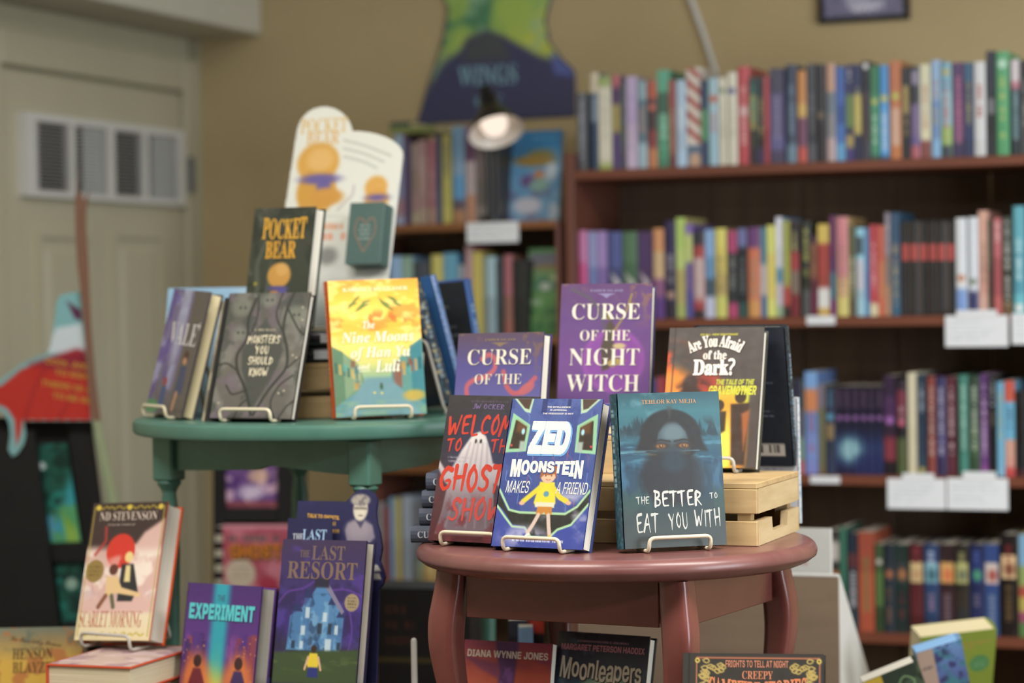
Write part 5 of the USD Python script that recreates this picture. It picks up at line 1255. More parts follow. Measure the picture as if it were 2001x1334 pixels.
cb = (gm_ @ np.array([.19, .205, 0, 1]))[:3]
MC = frame((cb[0], cb[1], ZCG + .001), -24, 13)
o = thing('die_cut_display', 'white rounded cardboard display card standing behind the dark green book', 'display', MC)
arc1 = [(634 + 54 * math.cos(t), 262 - 54 * math.sin(t)) for t in np.linspace(math.pi, 0, 14)]
arc2 = [(691 + (787 - 691) * math.sin(t), 303 - 47 * math.cos(t)) for t in np.linspace(.0, math.pi / 2, 10)]
OL = [(534, 560), (557, 408), (579, 262)] + arc1[1:] + [(689, 256)] + arc2 + [(759, 538), (752, 600), (748, 640), (523, 640)]
zmin = 0.0
pl = Polygon([px_local(MC, *p) for p in OL]).intersection(sbox(-1, 0.0, 1, 1)); part(o, 'card', extr_front(pl, .003), CARDW)
a, FX, x0, z0 = art_px(MC, 523, 792, 205, 640, 100, 'dcdcd2')
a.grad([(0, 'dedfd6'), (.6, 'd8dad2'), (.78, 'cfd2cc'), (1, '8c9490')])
gb = lambda x, y, r, r2, c, s=.03, al=1: a.ell(*FX(x, y), r / 269, r2 / 269, c, s, al)
gb(622, 318, 36, 32, 'd0a052'); gb(618, 375, 34, 36, 'c89848'); gb(625, 350, 34, 8, '6a6098'); gb(632, 366, 12, 14, '6a6098'); gb(636, 385, 30, 14, 'c8944a'); gb(600, 410, 16, 10, 'c89850'); gb(626, 312, 22, 18, 'e0bc80', .05, .6)
gb(735, 366, 19, 18, 'd4a458'); gb(736, 390, 20, 16, 'd09c50'); gb(737, 386, 18, 5, '665c94')
a.curve([FX(660, 410), FX(675, 395), FX(690, 380), FX(692, 362)], .012, 'a89aa0', .01, .7).ell(*FX(640, 500), .06, .05, '6c6c6c', .05, .7)
a.text('POCKET', FX(632, 260)[0], FX(632, 260)[1], .066, 'd8b878', 'serif', wd=.30, slant=-.03).text('BEAR', FX(630, 282)[0], FX(630, 282)[1], .058, 'd8b47c', 'serif', wd=.21, slant=-.03)
for k in range(3): a.curve([FX(672, 274 + 16 * k), FX(710, 283 + 16 * k), FX(764 - 14 * k, 304 + 12 * k)], .013, 'b4b6b0', .01, .85)
a.bars(*FX(634, 436), *FX(672, 448), 'dc9c7c', 5, False, .8).bars(*FX(632, 455), *FX(674, 469), 'e09478', 6, False, .8).bars(*FX(640, 420), *FX(672, 424), 'a8a8a4', 2, False, .6)
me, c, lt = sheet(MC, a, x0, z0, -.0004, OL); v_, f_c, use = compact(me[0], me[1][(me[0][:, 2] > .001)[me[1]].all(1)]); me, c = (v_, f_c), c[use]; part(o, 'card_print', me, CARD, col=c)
for l in lt: part(o, 'lettering_line', l[0], CARD, col=l[1])
xa, zt_ = px_local(MC, 684, 398, -.03); xb, zb_ = px_local(MC, 740, 516, -.03)
M2 = bx(xa + .003, xb + .003, -.034, -.0012, zb_, zt_, .002); part(o, 'mock_book', M2, SATIN, col='46605c', label='dark teal block shaped like a small book')
b2 = Art(xb - xa, zt_ - zb_, 50, '46605c'); hp = [(.5, .80), (.2, .50), (.22, .28), (.38, .24), (.5, .36), (.62, .24), (.78, .28), (.80, .50), (.5, .80)]; b2.curve(hp, .02, 'a86c50', .012)
for k, y in enumerate((.36, .43, .50, .57)): b2.bars(.36 - .03 * (k % 2), y, .64 + .03 * (k % 2), y + .03, 'b4bcb4', k, False, .8)
me, c = b2.mesh(gap=0); part(o, 'mock_book_print', (me[0] + [xa + .003, -.0343, zb_], me[1]), SATIN, col=c)

# --- 12 books facing the other way at the right of the green table
reversed_book('navy book with gold-speckled spine leaning behind the orange street book', (-.1465, 3.7325, ZG + .001), -34, 13, .095, .200, .026, None, '2c3444', '6a7480', 3, False, None, '262c38', GLOSS, roll=-8)
reversed_book('blue-covered book leaning just right of the gold-speckled navy one', (-.135, 3.80, ZG + .001), -34, 13, .135, .203, .014, None, '3c68a0', '6c88b8', 4, False, None, '34507c', GLOSS, roll=-7)
reversed_book('black back cover with white text lines, under the green face-out book', (-.105, 3.87, ZG + .001), -26, 11, .130, .200, .024, None, '2a2c2e', '8c9090', 6, False, None, '34508c', SATIN, roll=-4)
easel(frame((-.125, 3.72, ZG + .0003), 150), t=.02, tilt=14, label='grey-white arched wire easel right of the orange street book', hgt=.115, mat=WIREG)

# ================================================================ lower front left
# --- 13 scarlet
ZS = 1.0475
P_ = (-.5961, 3.5228, ZS + .014, -29.5, 18.1, -2.97); w, h, t = .1378, .2082, .040
a = Art(w, h, 110, 'd8c8b0'); a.grad([(0, '3c2c28'), (.30, '3a2a2a'), (.36, 'c8a49c'), (.60, 'd8bcb4'), (.76, 'dcd0b8'), (1, 'd8c8a0')])
a.poly([(.0, .55), (.10, .40), (.30, .44), (.5, .34), (.66, .30), (.75, .22), (1, .12), (1, .8), (0, .8)], 'd0aca4', .06).cloud(4, 'e8dcd0', .9, .42, .58, 5, smooth01((a.Y - .3) / .1) * smooth01((.74 - a.Y) / .1)).cloud(7, 'b08c98', .5, .52, .64, 9, smooth01((a.Y - .5) / .1) * smooth01((.74 - a.Y) / .1))
a.ell(.46, .355, .19, .19, 'c83428', .02).cloud(6, 'd8a098', .8, .48, .6, 2, a.m_ell(.5, .44, .2, .08, .06)).line([(.22, .18), (.24, .28), (.12, .38)], .03, 'a83430', .03)
a.ell(.585, .40, .055, .06, 'e0c888', .02).poly([(.50, .45), (.66, .45), (.78, .68), (.74, .66), (.70, .72), (.5, .72)], '28282c', .02).poly([(.56, .46), (.62, .46), (.64, .58), (.56, .58)], 'dcc890', .02).ell(.40, .49, .06, .06, '5c3028', .02).poly([(.32, .54), (.46, .54), (.54, .62), (.80, .66), (.80, .69), (.46, .66), (.44, .68), (.32, .68)], 'd8b888', .02).line([(.34, .68), (.26, .76)], .05, '7c4c34', .02).line([(.42, .68), (.46, .76)], .05, '5c5c44', .02)
a.ell(.145, .50, .125, .125, '8c7440', .012)
for k in range(3): a.bars(.07, .465 + .028 * k, .22, .478 + .028 * k, '54421c', k, False, .7)
for q in ([(.03, .03), (.03, .97)], [(.97, .03), (.97, .97)]): a.line(q, .012, 'a8943c', .008)
for y in (.035, .955):
    for k in range(18): a.ell(.10 + .8 * k / 17, y + .006 * math.sin(k * 2), .026, .010, 'b09c34', .012, .9, 35 * (-1) ** k)
for x in (.08, .5, .92): a.ell(x, .035, .035, .03, 'd0b848', .014)
a.text('ND STEVENSON', .50, .130, .062, 'd0c0b4', 'serif', wd=.78, grow=-.012).text('From the Creator of', .42, .168, .014, 'b4a89c', 'serifi', wd=.36)
a.text('SCARLET MORNING', .45, .905, .115, 'ad4c3c', 'serif', wd=.84, grow=-.01)
display_book('book', 'thick scarlet-edged hardcover with red sun and two running figures', pose(*P_), w, h, t, a, 'c04c24', SATIN)
easel(under(*P_[:4], ZS + .0005), t=t, tilt=18, lip=.024, label='grey wire easel on the book stack under the red sun hardcover', mat=WIREG, hgt=.12, w=.09)
nc = at_z(254.6, 1303, ZS); rc_ = at_z(352.7, 1272.6, ZS); dv = (rc_ - nc)[:2]; sy = -math.degrees(math.atan2(dv[0], dv[1]))
for k in range(5):
    z1 = ZS - .0372 * (4 - k); M = frame((nc[0], nc[1], z1 - .0370), sy + (0, 3, -2, 2, 0)[k])
    o = thing('book', f'cream-edged book lying in the stack under the red sun hardcover, {("bottom", "second", "middle", "fourth", "top")[k]} one', 'book', M, 'stack of books under the red sun hardcover')
    part(o, 'cover', join(bx(-.133, .002, -.002, .205, 0, .0026, .0005), bx(-.133, .002, -.002, .205, .0342, .0368, .0005), bx(-.1335, -.1305, -.002, .205, .0026, .0342)), SATIN, col=('8c3020', 'b0502c', '7c3c30', 'a84424', 'b9482c')[k])
    part(o, 'page_block', bx(-.130, -.001, .001, .202, .0028, .034), m_noise('lying_book_pages', 'd8cdb4', 'b5a888', (4, 4, 1500), .8, 0, .2, 2) if k == 0 else LK + 'lying_book_pages')
    if k == 4: a = Art(.128, .195, 40, 'b8a098'); a.cloud(5, 'c8b0b0', .8, .45, .6, 3).cloud(7, '8c6c7c', .6, .5, .62, 7); me, c = a.mesh(gap=0); part(o, 'cover_print', (np.c_[me[0][:, 0] - .130, me[0][:, 2] + .003, np.full(len(me[0]), .0370)], me[1]), SATIN, col=c)

# --- 14 far left, gold lettering
P_ = (-.728, 3.60, BASEZ + .006, -10, 13, -1.5); w, h, t = .140, .2055, .025
a = Art(w, h, 90, '8a7440'); a.grad([(0, '6c7468'), (.08, '8c7c58'), (.25, 'c09c48'), (.6, 'c8a440'), (1, 'a07c38')]); a.cloud(7, 'a8683c', .8, .5, .62, 3).cloud(8, '58665c', .7, .52, .64, 6, smooth01((.2 - a.Y) / .1))
a.text('The Incredibly Human', .46, .120, .034, '5c4028', 'script', wd=.60, rot=-8).text('HENSON', .43, .235, .080, '4a3420', 'serif', wd=.46).text('BLAYZE', .43, .335, .080, '5c4820', 'serif', wd=.45)
a.ell(.6, .75, .36, .36, 'd8b450', .1).ell(.62, .80, .16, .16, '5c3c2c', .04)
display_book('book', 'ochre hardcover with brown serif lettering, cut by the photo\'s lower left corner', pose(*P_), w, h, t, a, '5c4c34', SATIN)

# --- 15 city night
P_ = (-.4373, 3.4155, .9434, -34.9, 10.2, -.6); w, h, t = .1394, .2100, .034
a = Art(w, h, 110, '4a2c74'); a.grad([(0, '472a6c'), (.3, '54307c'), (.5, '5c3488'), (.75, '6c2c50'), (1, '5c2440')])
a.cloud(9, '8a4c90', .6, .5, .64, 4, smooth01((a.Y - .3) / .1) * smooth01((.75 - a.Y) / .2), 2, .8)
for k in range(26):
    g = np.random.default_rng(k + 5); x = g.choice([.0 + .28 * g.random(), .66 + .3 * g.random()]); y0_ = .32 + .25 * g.random(); a.rect(x, y0_, x + .07, .98, ['3c2460', '7c3450', '4c2c78', '8c4048'][k % 4], .02, .8)
    for j in range(6): a.ell(x + .07 * g.random(), y0_ + .4 * g.random(), .008, .006, 'e0a868', .008, .9)
a.put(smooth01((.17 - abs(a.X - .47)) / .12), '2c9cb0').put(smooth01((.12 - abs(a.X - .47)) / .1) * smooth01((a.Y - .35) / .3), '54b0a0').put(smooth01((.2 - abs(a.X - .47)) / .15) * smooth01((a.Y - .5) / .2) * .8, 'd8c048')
for x, c in ((.22, 'a83c34'), (.78, '54448c')):
    a.ell(x, .70, .2, .34, 'e0803c', .14, .8); a.ell(x, .53, .055, .065, '3a2024', .02).poly([(x - .05, .58), (x + .05, .58), (x + .12, .68), (x + .15, 1.0), (x - .16, 1.0), (x - .1, .68)], '6c2430' if x < .5 else '3c2c5c', .03)
a.text('THE', .47, .118, .045, '3c6c88', 'bold', wd=.11).text('EXPERIMENT', .49, .245, .108, '56c4cc', 'black', wd=.90, shadow=('2c2050', .05, .01))
sp = Art(t, h, 14, '5c3080'); sp.cloud(8, 'd07048', .7, .5, .6, 3)
display_book('book', 'violet hardcover with turquoise beam of light and two caped children', pose(*P_), w, h, t, a, '54307c', SATIN, spine=sp)
o = thing('book_riser', 'low black riser under the violet hardcover with the turquoise beam', 'riser', frame((-.40, 3.42, BASEZ + .0003), -35))
part(o, 'top_panel', bx(-.075, .060, -.02, .07, .074, .0795, .001), BLACKM); part(o, 'side_panel', bx(-.075, -.069, -.02, .07, 0, .0738), BLACKM); part(o, 'side_panel', bx(.054, .060, -.02, .07, 0, .0738), BLACKM)

# --- 16 haunted house, a second copy behind, and the navy header card of their bin
def resort(P_, full, label, w=.1423, h=.2150, t=.024):
    a = Art(w, h, 110, '382c5c'); a.grad([(0, '3e3250'), (.25, '3c3064'), (.6, '3a2c70'), (.72, '2c3034'), (1, '30283c')])
    a.cloud(5, '54409c', .5, .5, .64, 3).cloud(6, '2c2448', .6, .5, .62, 8, smooth01((a.Y - .2) / .1))
    for q in ([(.0, .42), (.1, .34), (.3, .32), (.42, .27)], [(1, .36), (.8, .31), (.6, .33), (.52, .26)], [(.9, .98), (.84, .8), (.92, .6), (.86, .45)], [(.05, .9), (.2, .86), (.3, .95)]): a.curve(q, .02, '5c3c90', .02, .9)
    hc = '4f7fae'
    a.poly([(.16, .50), (.34, .42), (.40, .36), (.46, .30), (.56, .30), (.62, .36), (.74, .44), (.80, .50), (.78, .72), (.14, .72)], hc, .02).cloud(9, '8ab8d4', .45, .5, .6, 4, a.m_poly([(.2, .4), (.8, .4), (.78, .72), (.14, .72)], .03), 1.5, 1).cloud(8, '2c4468', .8, .52, .62, 11, a.m_poly([(.2, .35), (.8, .35), (.78, .72), (.14, .72)], .03), 1.5, 1)
    for rx, ry, rw, rh in ((.24, .47, .07, .07), (.36, .38, .06, .08), (.66, .42, .06, .08), (.76, .50, .05, .06)): a.poly([(rx - rw, ry), (rx, ry - rh), (rx + rw, ry)], '2c3460', .014); a.rect(rx - rw * .7, ry, rx + rw * .7, .70, '446c9c', .014, .6)
    a.poly([(.56, .31), (.60, .29), (.80, .46), (.77, .48)], '7c7894', .012).rect(.42, .25, .60, .31, '2c2a3c', .03)
    for x, y, ww, hh in ((.34, .44, .05, .07), (.55, .47, .05, .06), (.50, .54, .05, .07), (.62, .54, .045, .07), (.70, .55, .04, .06), (.30, .56, .05, .06), (.2, .66, .04, .05), (.30, .66, .04, .05), (.74, .66, .04, .05), (.60, .64, .07, .08)): a.rect(x, y, x + ww, y + hh, 'c4d4dc' if (x * 100) % 3 < 1.5 else '28303c', .016, .85)
    a.poly([(0, .74), (1, .70), (1, .92), (0, .94)], '3c4c30', .04).cloud(7, '56683c', .6, .5, .62, 6, smooth01(1 - abs(a.Y - .8) / .08), 1, 4)
    a.ell(.475, .705, .034, .034, '3c2c20', .012).line([(.475, .72), (.475, .77)], .02, '3c2c20', .012).poly([(.43, .735), (.52, .735), (.545, .80), (.53, .83), (.42, .83), (.40, .80)], 'd8c03c', .014).line([(.415, .76), (.38, .84)], .024, 'd0a888', .01).line([(.535, .76), (.57, .84)], .024, 'd0a888', .01).poly([(.425, .825), (.53, .825), (.545, .89), (.415, .89)], '2c3474', .012)
    a.ell(.88, .40, .085, .085, '9a8a6c', .012)
    for k in range(4): a.bars(.83, .365 + .02 * k, .93, .375 + .02 * k, '4c4438', k, False, .7)
    tc = '74605c' if full else 'b8c0d4'
    a.text('THE', .28 if full else .16, .115, .045, tc if full else 'c8c8d0', 'serif', wd=.12).text('LAST', .56 if full else .44, .13, .09, tc if full else 'a8c0dc', 'serif', wd=.40).text('RESORT', .50, .255, .11, '7a6458' if full else 'a8c0dc', 'serif', wd=.84)
    a.bars(.1, .955, .86, .975, '54485c', 3, False, .8)
    return display_book('book', label, pose(*P_), w, h, t, a, '2c2848', MATTE)
P1 = (-.2840, 3.3205, 1.0099, -30.7, 10.9, -1.04)
resort(P1, True, 'indigo hardcover with blue haunted house and girl in yellow shirt')
bin_ = thing('counter_display', 'navy cardboard book bin with a cut-out portrait header and yellow lettering', 'display')
MB_ = pose(*P1) @ np.array([[1, 0, 0, 0], [0, 1, 0, .058], [0, 0, 1, 0], [0, 0, 0, 1.0]])
head = [(666, 1000), (676, 980), (690, 965)] + [(711 + 26 * math.cos(t), 981 - 26 * math.sin(t)) for t in np.linspace(math.pi * .75, -.1, 12)] + [(735, 1000), (737, 1022), (742, 1040), (746, 1070), (742, 1095), (748, 1112), (752, 1126), (748, 1141), (740, 1150), (735, 1334)]
OL = [(582, 978)] + [(664, 979)] + head[1:] + [(560, 1334)]
toW = lambda m: (m.apply_transform(MB_), m)[1]
part(bin_, 'header_card', toW(cut(MB_, OL, .004)), MATTE, col='26264c')
a, FX, x0, z0 = art_px(MB_, 556, 756, 950, 1150, 110, '28284f'); a.cloud(4, '33336a', .5, .5, .65, 3)
f_ = lambda x, y, rx, ry, c, s=.02, al=1: a.ell(*FX(x, y), rx / 200, ry / 200, c, s, al)
a.poly([FX(675, 1035), FX(680, 1022), FX(697, 1014), FX(712, 1016), FX(728, 1026), FX(733, 1050), FX(722, 1062), FX(678, 1060)], '8a8090', .03); f_(700, 1034, 22, 14, '9c929c', .06, .8)
a.poly([FX(694, 1015), FX(714, 1015), FX(705, 1032)], '4a4660', .02); f_(705, 995, 13, 17, 'cfc6b8'); f_(704, 1004, 9, 9, 'd8d0c0', .02); f_(705, 977, 17, 9, 'a8a098'); a.cloud(22, '706c70', .8, .48, .6, 5, a.m_ell(*FX(705, 977), 17 / 200, 9 / 200, .03)); a.rect(*FX(693, 991), *FX(717, 995), '5c584c', .014, .9); f_(705, 1007, 4, 1.2, '7c6c68', .01)
a.poly([FX(726, 1103), FX(738, 1103), FX(745, 1115), FX(726, 1117)], 'd8d4cc', .015).poly([FX(724, 1119), FX(742, 1120), FX(746, 1132), FX(722, 1132)], 'd8d4cc', .015)
a.text('TALK TO GHOSTS.', FX(632, 1013)[0], FX(632, 1013)[1], .038, 'd0a040', 'black', wd=.30, rot=-3)
a.bars(*FX(650, 1018), *FX(663, 1027), 'd0a040', 3, False).bars(*FX(649, 1033), *FX(664, 1041), 'd0a040', 4, False)
me, c, lt = sheet(MB_, a, x0, z0, -.0005, OL)
CC = [(563, 1012), (648, 1012), (649, 1140), (556, 1140)]
part(bin_, 'front_card', toW(cut(MB_, CC, .0025, -.022)), MATTE, col='24244a', label='smaller navy card in front with the pale title')
b2, F2, bx0, bz0 = art_px(MB_, 556, 649, 1012, 1140, 50, '24244a', -.0223)
b2.text('THE', *F2(582, 1055), .10, 'c0c4d4', 'serif', wd=.20).text('LAST', *F2(614, 1055), .16, '9cbcdc', 'serif', wd=.46)
for l in sheet(MB_, b2, bx0, bz0, -.0223)[2]: v_ = l[0][0] @ MB_[:3, :3].T + MB_[:3, 3]; part(bin_, 'lettering_line', (v_, l[0][1]), MATTE, col=l[1])
tv = lambda v: v @ MB_[:3, :3].T + MB_[:3, 3]
part(bin_, 'header_print', (tv(me[0]), me[1]), MATTE, col=c)
for l in lt: part(bin_, 'lettering_line', (tv(l[0][0]), l[0][1]), MATTE, col=l[1])
for nm, q in (('side_wall', (.0755, .0785, .0, .068, -.02, .02)), ('side_wall', (-.0785, -.0755, .0, .068, -.02, .02)), ('front_lip', (-.0785, .0785, -.008, -.004, -.012, .006)), ('tray_floor', (-.0785, .0785, -.008, .074, -.008, -.003))):
    m = bx(*q); m.apply_transform(pose(*P1)); part(bin_, nm, m, MATTE, col='26264c')
bm = frame((P1[0], P1[1], BASEZ + .0003), P1[3]); m = bx(-.055, .070, .0, .09, 0, .130); m.apply_transform(bm); part(bin_, 'pedestal', m, MATTE, col='26264c')

# ================================================================ lower front middle
P_ = (-.0314, 3.2804, BASEZ + .006, -20.2, 13.1, .96); w, h, t = .1308, .2185, .016
a = Art(w, h, 100, 'b0503c'); a.grad([(0, '8c3c50'), (.12, 'a0443f'), (.3, 'b8583c'), (.45, 'b87a48'), (1, '9c6c44')]); a.cloud(5, '7a3458', .7, .5, .64, 3, smooth01((.2 - a.Y) / .1), 1, 2)
a.poly([(.36, .0), (.62, .0), (.60, .2), (.56, .6), (.42, .6), (.42, .2)], '54305c', .05).poly([(.0, .1), (.42, .14), (.42, .24), (.2, .18)], '6a345c', .06, .7).cloud(10, '7c4c8c', .7, .5, .62, 6, a.m_poly([(.42, .15), (.58, .15), (.56, .6), (.42, .6)], .03)).speck(12, 'd8b060', .01, 4, (.05, .28, .95, .5))
a.text('DIANA WYNNE JONES', .5, .105, .045, 'd8c8bc', 'bold', wd=.92)
display_book('book', 'sunset-red paperback with white author line, between the red table\'s front legs', pose(*P_), w, h, t, a, '743c48', SATIN, False)
easel(under(*P_[:4], BASEZ), t=t, tilt=13, label='cream wire easel under the sunset-red paperback')
P_ = (.0918, 3.2463, BASEZ + .006, -29.2, 14.4, .24); w, h, t = .1401, .2335, .024
a = Art(w, h, 110, '2c2c38'); a.grad([(0, '2c2630'), (.12, '323040'), (.3, '35485a'), (1, '2c3c44')]); a.cloud(5, '4c5c6c', .6, .5, .64, 3).speck(30, '8ca0ac', .006, 5, (0, .1, 1, .6))
a.ell(.58, .37, .32, .22, '7fa08c', .08).ell(.58, .38, .25, .17, 'b8c4a4', .06).ell(.58, .42, .21, .15, '4c6c60', .03)
a.bars(.22, .045, .78, .058, 'a07080', 4, False, .8).text('MARGARET PETERSON HADDIX', .50, .108, .036, 'c07c88', 'bold', wd=.92)
a.text('Moonleapers', .5, .275, .125, 'd8ccb8', 'sans', wd=.90, jit=.6, seed=9, grow=.012, shadow=('3c2c34', .04, .02))
display_book('book', 'dark teal hardcover with pink author line and cream bouncing title', pose(*P_), w, h, t, a, '24262c', GLOSS)
easel(under(*P_[:4], BASEZ), t=t, tilt=14, label='cream wire easel under the dark teal book with bouncing title')
P_ = (.2795, 2.9040, BASEZ + .006, -17.1, 13.07, -1.07); w, h, t = .1760, .2520, .018
a = Art(w, h, 150, '33302c'); a.line([(.045, .0), (.045, 1)], .010, '211f1d', .01)
a.line([(.10, .022), (.975, .022), (.975, 1), (.10, 1), (.10, .022)], .010, 'a8684c', .007)
for mx in (0, 1):
    X_ = lambda x: 1.075 - x if mx else x
    for k in range(26):
        g = np.random.default_rng(k + 3); x, y = .12 + .15 * g.random(), .034 + .20 * g.random() ** 1.2
        if y > .085: x = .112 + .05 * g.random()
        a.curve([(X_(x), y), (X_(x + .03), y - .010), (X_(x + .05), y + .006), (X_(x + .025), y + .016), (X_(x + .006), y + .006)], .010, 'b09a58', .006, .95)
    a.ell(X_(.105), .036, .018, .018, 'c8b058', .008).ell(X_(.105), .036, .008, .008, '54461c', .006)
a.text('FRIGHTS TO TELL AT NIGHT', .53, .068, .034, 'b4745c', 'bold', wd=.45).text('CREEPY', .535, .124, .038, 'c47c5c', 'serif', wd=.22).text('CAMPFIRE STORIES', .535, .225, .085, 'cc7c54', 'serif', wd=.70, wave=lambda x: (1.0 + .55 * (abs(x) / .35) ** 1.3, .0), grow=.012)
a.ell(.53, .60, .3, .25, '8c5c34', .1)
display_book('book', 'large black hardcover with gold scrollwork frame and orange lettering', pose(*P_), w, h, t, a, '2c2a28', MATTE)

# ================================================================ behind and below the red table
MK = frame((0, 0, 0), -20); kp = at_y(1580, 1126, 3.80); MK[:3, 3] = [kp[0], kp[1], BASEZ + .0004]
xr, zr_ = px_local(MK, 1638, 1128); xl, _ = px_local(MK, 1120, 1128)
kd = thing('cardboard_display', 'grey-brown cardboard display seen from behind, with white slanted side, past the red table', 'display', MK)
part(kd, 'back_panel', bx(xl, xr, 0, .004, 0, zr_), KRAFT); part(kd, 'top_edge', bx(xl, xr, -.0005, .007, zr_ + .0003, zr_ + .005, .001), CARDW)
side = Polygon([(.0045, 0), (.30, 0), (.012, zr_ + .003), (.0045, zr_ + .003)])
for xs in (xr - .003, xl):
    m = extr(side, .003); v = m.vertices.copy(); m.vertices = np.c_[xs + v[:, 2], v[:, 0], v[:, 1]]; m.fix_normals(); part(kd, 'side_panel', m, CARDW)
part(kd, 'ledge', bx(xl + .004, xr - .004, .0045, .05, zr_ - .11, zr_ - .105), CARDW)
wx, wz = px_local(MK, 1583, 1032, .02)
Mw = MK @ np.array([[1, 0, 0, wx - .012], [0, 1, 0, .018], [0, 0, 1, zr_ - .1048], [0, 0, 0, 1.0]])
Mw = Mw @ np.diag([-1.0, -1.0, 1.0, 1.0]) @ np.array([[1, 0, 0, 0], [0, 1, 0, -.010], [0, 0, 1, 0], [0, 0, 0, 1.0]])
b_ = back_art(.09, wz - zr_ + .1048, 'bcbcb8', '8a8c8c', 3, False, (.38, .62)); b_.bars(.3, .30, .6, .33, 'a87c74', 2, False)
display_book('book', 'white-backed booklet standing in the cardboard display beside the table edge', Mw, .09, wz - zr_ + .1048, .010, None, 'c0c0bc', CARD, False, back=b_)

# three books facing the other way, lower right
def leaning(label, px, py, y, yaw, lean, roll, w, h, t, art, cover, pages=None):
    top = at_y(px, py, y); B = frame((0, 0, 0), yaw, -lean, roll); up_ = B[:3, 2] * h; pos = top - up_
    low = min((B[:3, :3] @ np.array(q))[2] for q in ((-w / 2, 0, 0), (w / 2, 0, 0), (-w / 2, t, 0), (w / 2, t, 0)))
    h2 = h + (pos[2] + low - BASEZ - .001) / B[2, 2]; pos = top - B[:3, 2] * h2       # the foot stands on the table
    B[:3, 3] = pos
    M = B @ np.diag([-1.0, -1.0, 1.0, 1.0]) @ np.array([[1, 0, 0, 0], [0, 1, 0, -t], [0, 0, 1, 0], [0, 0, 0, 1.0]])
    art2 = Art(w, h2, art.nx, '888'); art2.c = art.c; art2.ny = art.ny; art2.txt = []
    art2.X, art2.Y = art.X, art.Y
    return display_book('book', label, M, w, h2, t, None, cover, SATIN, False, back=art2, pages=pages)
a = Art(.135, .172, 60, '7a8a34'); a.cloud(4, '74842f', .5, .45, .6, 3).bars(.42, .13, .92, .16, 'a87848', 2, False, .8).bars(.42, .18, .7, .205, 'a87848', 3, False, .8).ell(.80, .40, .13, .13, '4c7c4c', .012)
for k in range(4): a.bars(.72, .36 + .025 * k, .88, .372 + .025 * k, '7ca07c', k, False, .7)
leaning('thick olive green paperback with cream page edges, lower right corner', 1874, 1236, 3.86, 14, 20, -4, .132, .17, .040, a, '74842f', PAGESC)
a = Art(.075, .15, 50, '5c74a0'); a.grad([(0, '6c94c4'), (.4, '54689c'), (1, '4c4c84')]).cloud(7, '3c7c84', .8, .5, .62, 4).cloud(6, '34305c', .8, .52, .64, 8).rect(0, 0, .36, 1, 'b09888', .03).bars(.06, .2, .3, .24, '5c5054', 2, False).cloud(7, 'c08c58', .7, .5, .6, 12, a.m_ell(.18, .5, .16, .2, .06)).ell(.62, .55, .18, .3, '3c8c80', .1, .6)
leaning('small blue and tan paperback tilted in front of the olive green one', 1834, 1262, 3.72, 10, 22, -17, .074, .13, .022, a, '7090b8', m_noise('blue_page_edges', '8cb4dc', '7ca8d4', (4, 1600, 4), .8, 0, .2, 2))
a = Art(.10, .14, 50, '2c3a30'); a.cloud(6, '4c6048', .8, .5, .62, 3).poly([(0, 0), (.34, 0), (.30, 1), (0, 1)], 'c0a43c', .02).curve([(.5, .3), (.7, .1), (.9, .25), (.7, .4), (.5, .3)], .03, '7c9c70', .02).bars(.45, .4, .9, .46, 'a0b490', 2, False)
leaning('dark green and yellow paperback tilted most, left of the blue and tan one', 1738, 1312, 3.60, 8, 22, -23, .088, .10, .018, a, '2c3a30')
# ================================================================ far left: black floor rack with a red and blue header, and a second rack in the corner
RK = frame((0, 0, 0), 0, 0, 8.5); rk = at_y(60, 1334, 4.45); RK[:3, 3] = rk
o = thing('floor_rack', 'black slanted floor rack at the far left holding teal books', 'rack', RK)
part(o, 'back_board', cut(RK, [(-60, 815), (178, 815), (262, 1500), (-60, 1500)], .006, .03), BLACKM)
part(o, 'side_board', cut(RK, [(-60, 850), (66, 842), (128, 1330), (140, 1420), (-60, 1420)], .02, -.02), BLACKM)
part(o, 'right_rail', cut(RK, [(132, 830), (178, 830), (240, 1330), (200, 1330)], .012, .012), BLACKM)
for y_ in (1062, 1218): part(o, 'shelf_lip', cut(RK, [(98, y_), (176, y_ - 2), (184, y_ + 34), (104, y_ + 36)], .03, -.004), BLACKM)
part(o, 'edge_strip', cut(RK, [(180, 828), (188, 828), (222, 986), (212, 986)], .014, .0), CARD, col='8ca07c', label='pale green card edge')
for k, (q, lab) in enumerate(([[(72, 868), (130, 866), (158, 1058), (100, 1060)], 'teal and lime illustrated book in the upper pocket of the black rack'], [[(108, 1102), (160, 1098), (178, 1214), (122, 1216)], 'dark teal illustrated book in the lower pocket of the black rack'])):
    b = thing('book', lab, 'book', RK, 'illustrated books in the black rack')
    part(b, 'cover', cut(RK, q, .012, .010), GLOSS, col='2c5c58')
    px_, py_ = [p[0] for p in q], [p[1] for p in q]
    a, FX, x0, z0 = art_px(RK, min(px_) - 6, max(px_) + 6, min(py_) - 4, max(py_) + 4, 70, '24584c', .0095)
    a.cloud(4, '2c8c80', .8, .48, .62, 3 + k).cloud(5, '16302c', .8, .5, .62, 8 + k)
    if k == 0: a.put(smooth01((a.X * .9 + .35 * a.Y - .62) / .2), '3c9ca8').poly([FX(120, 1000), FX(150, 1030), FX(158, 1060), FX(130, 1060)], 'a0b83c', .1, .8).ell(*FX(80, 910), .08, .06, 'c0d0d0', .04).ell(*FX(98, 1030), .12, .2, '5ca0c0', .08, .8).cloud(5, '6ca044', .6, .52, .64, 14, smooth01((a.Y - .45) / .2))
    else: a.ell(*FX(140, 1140), .12, .12, 'b0c8b8', .06, .8)
    me, c, _ = sheet(RK, a, x0, z0, .0093, q); part(b, 'cover_print', me, GLOSS, col=c)
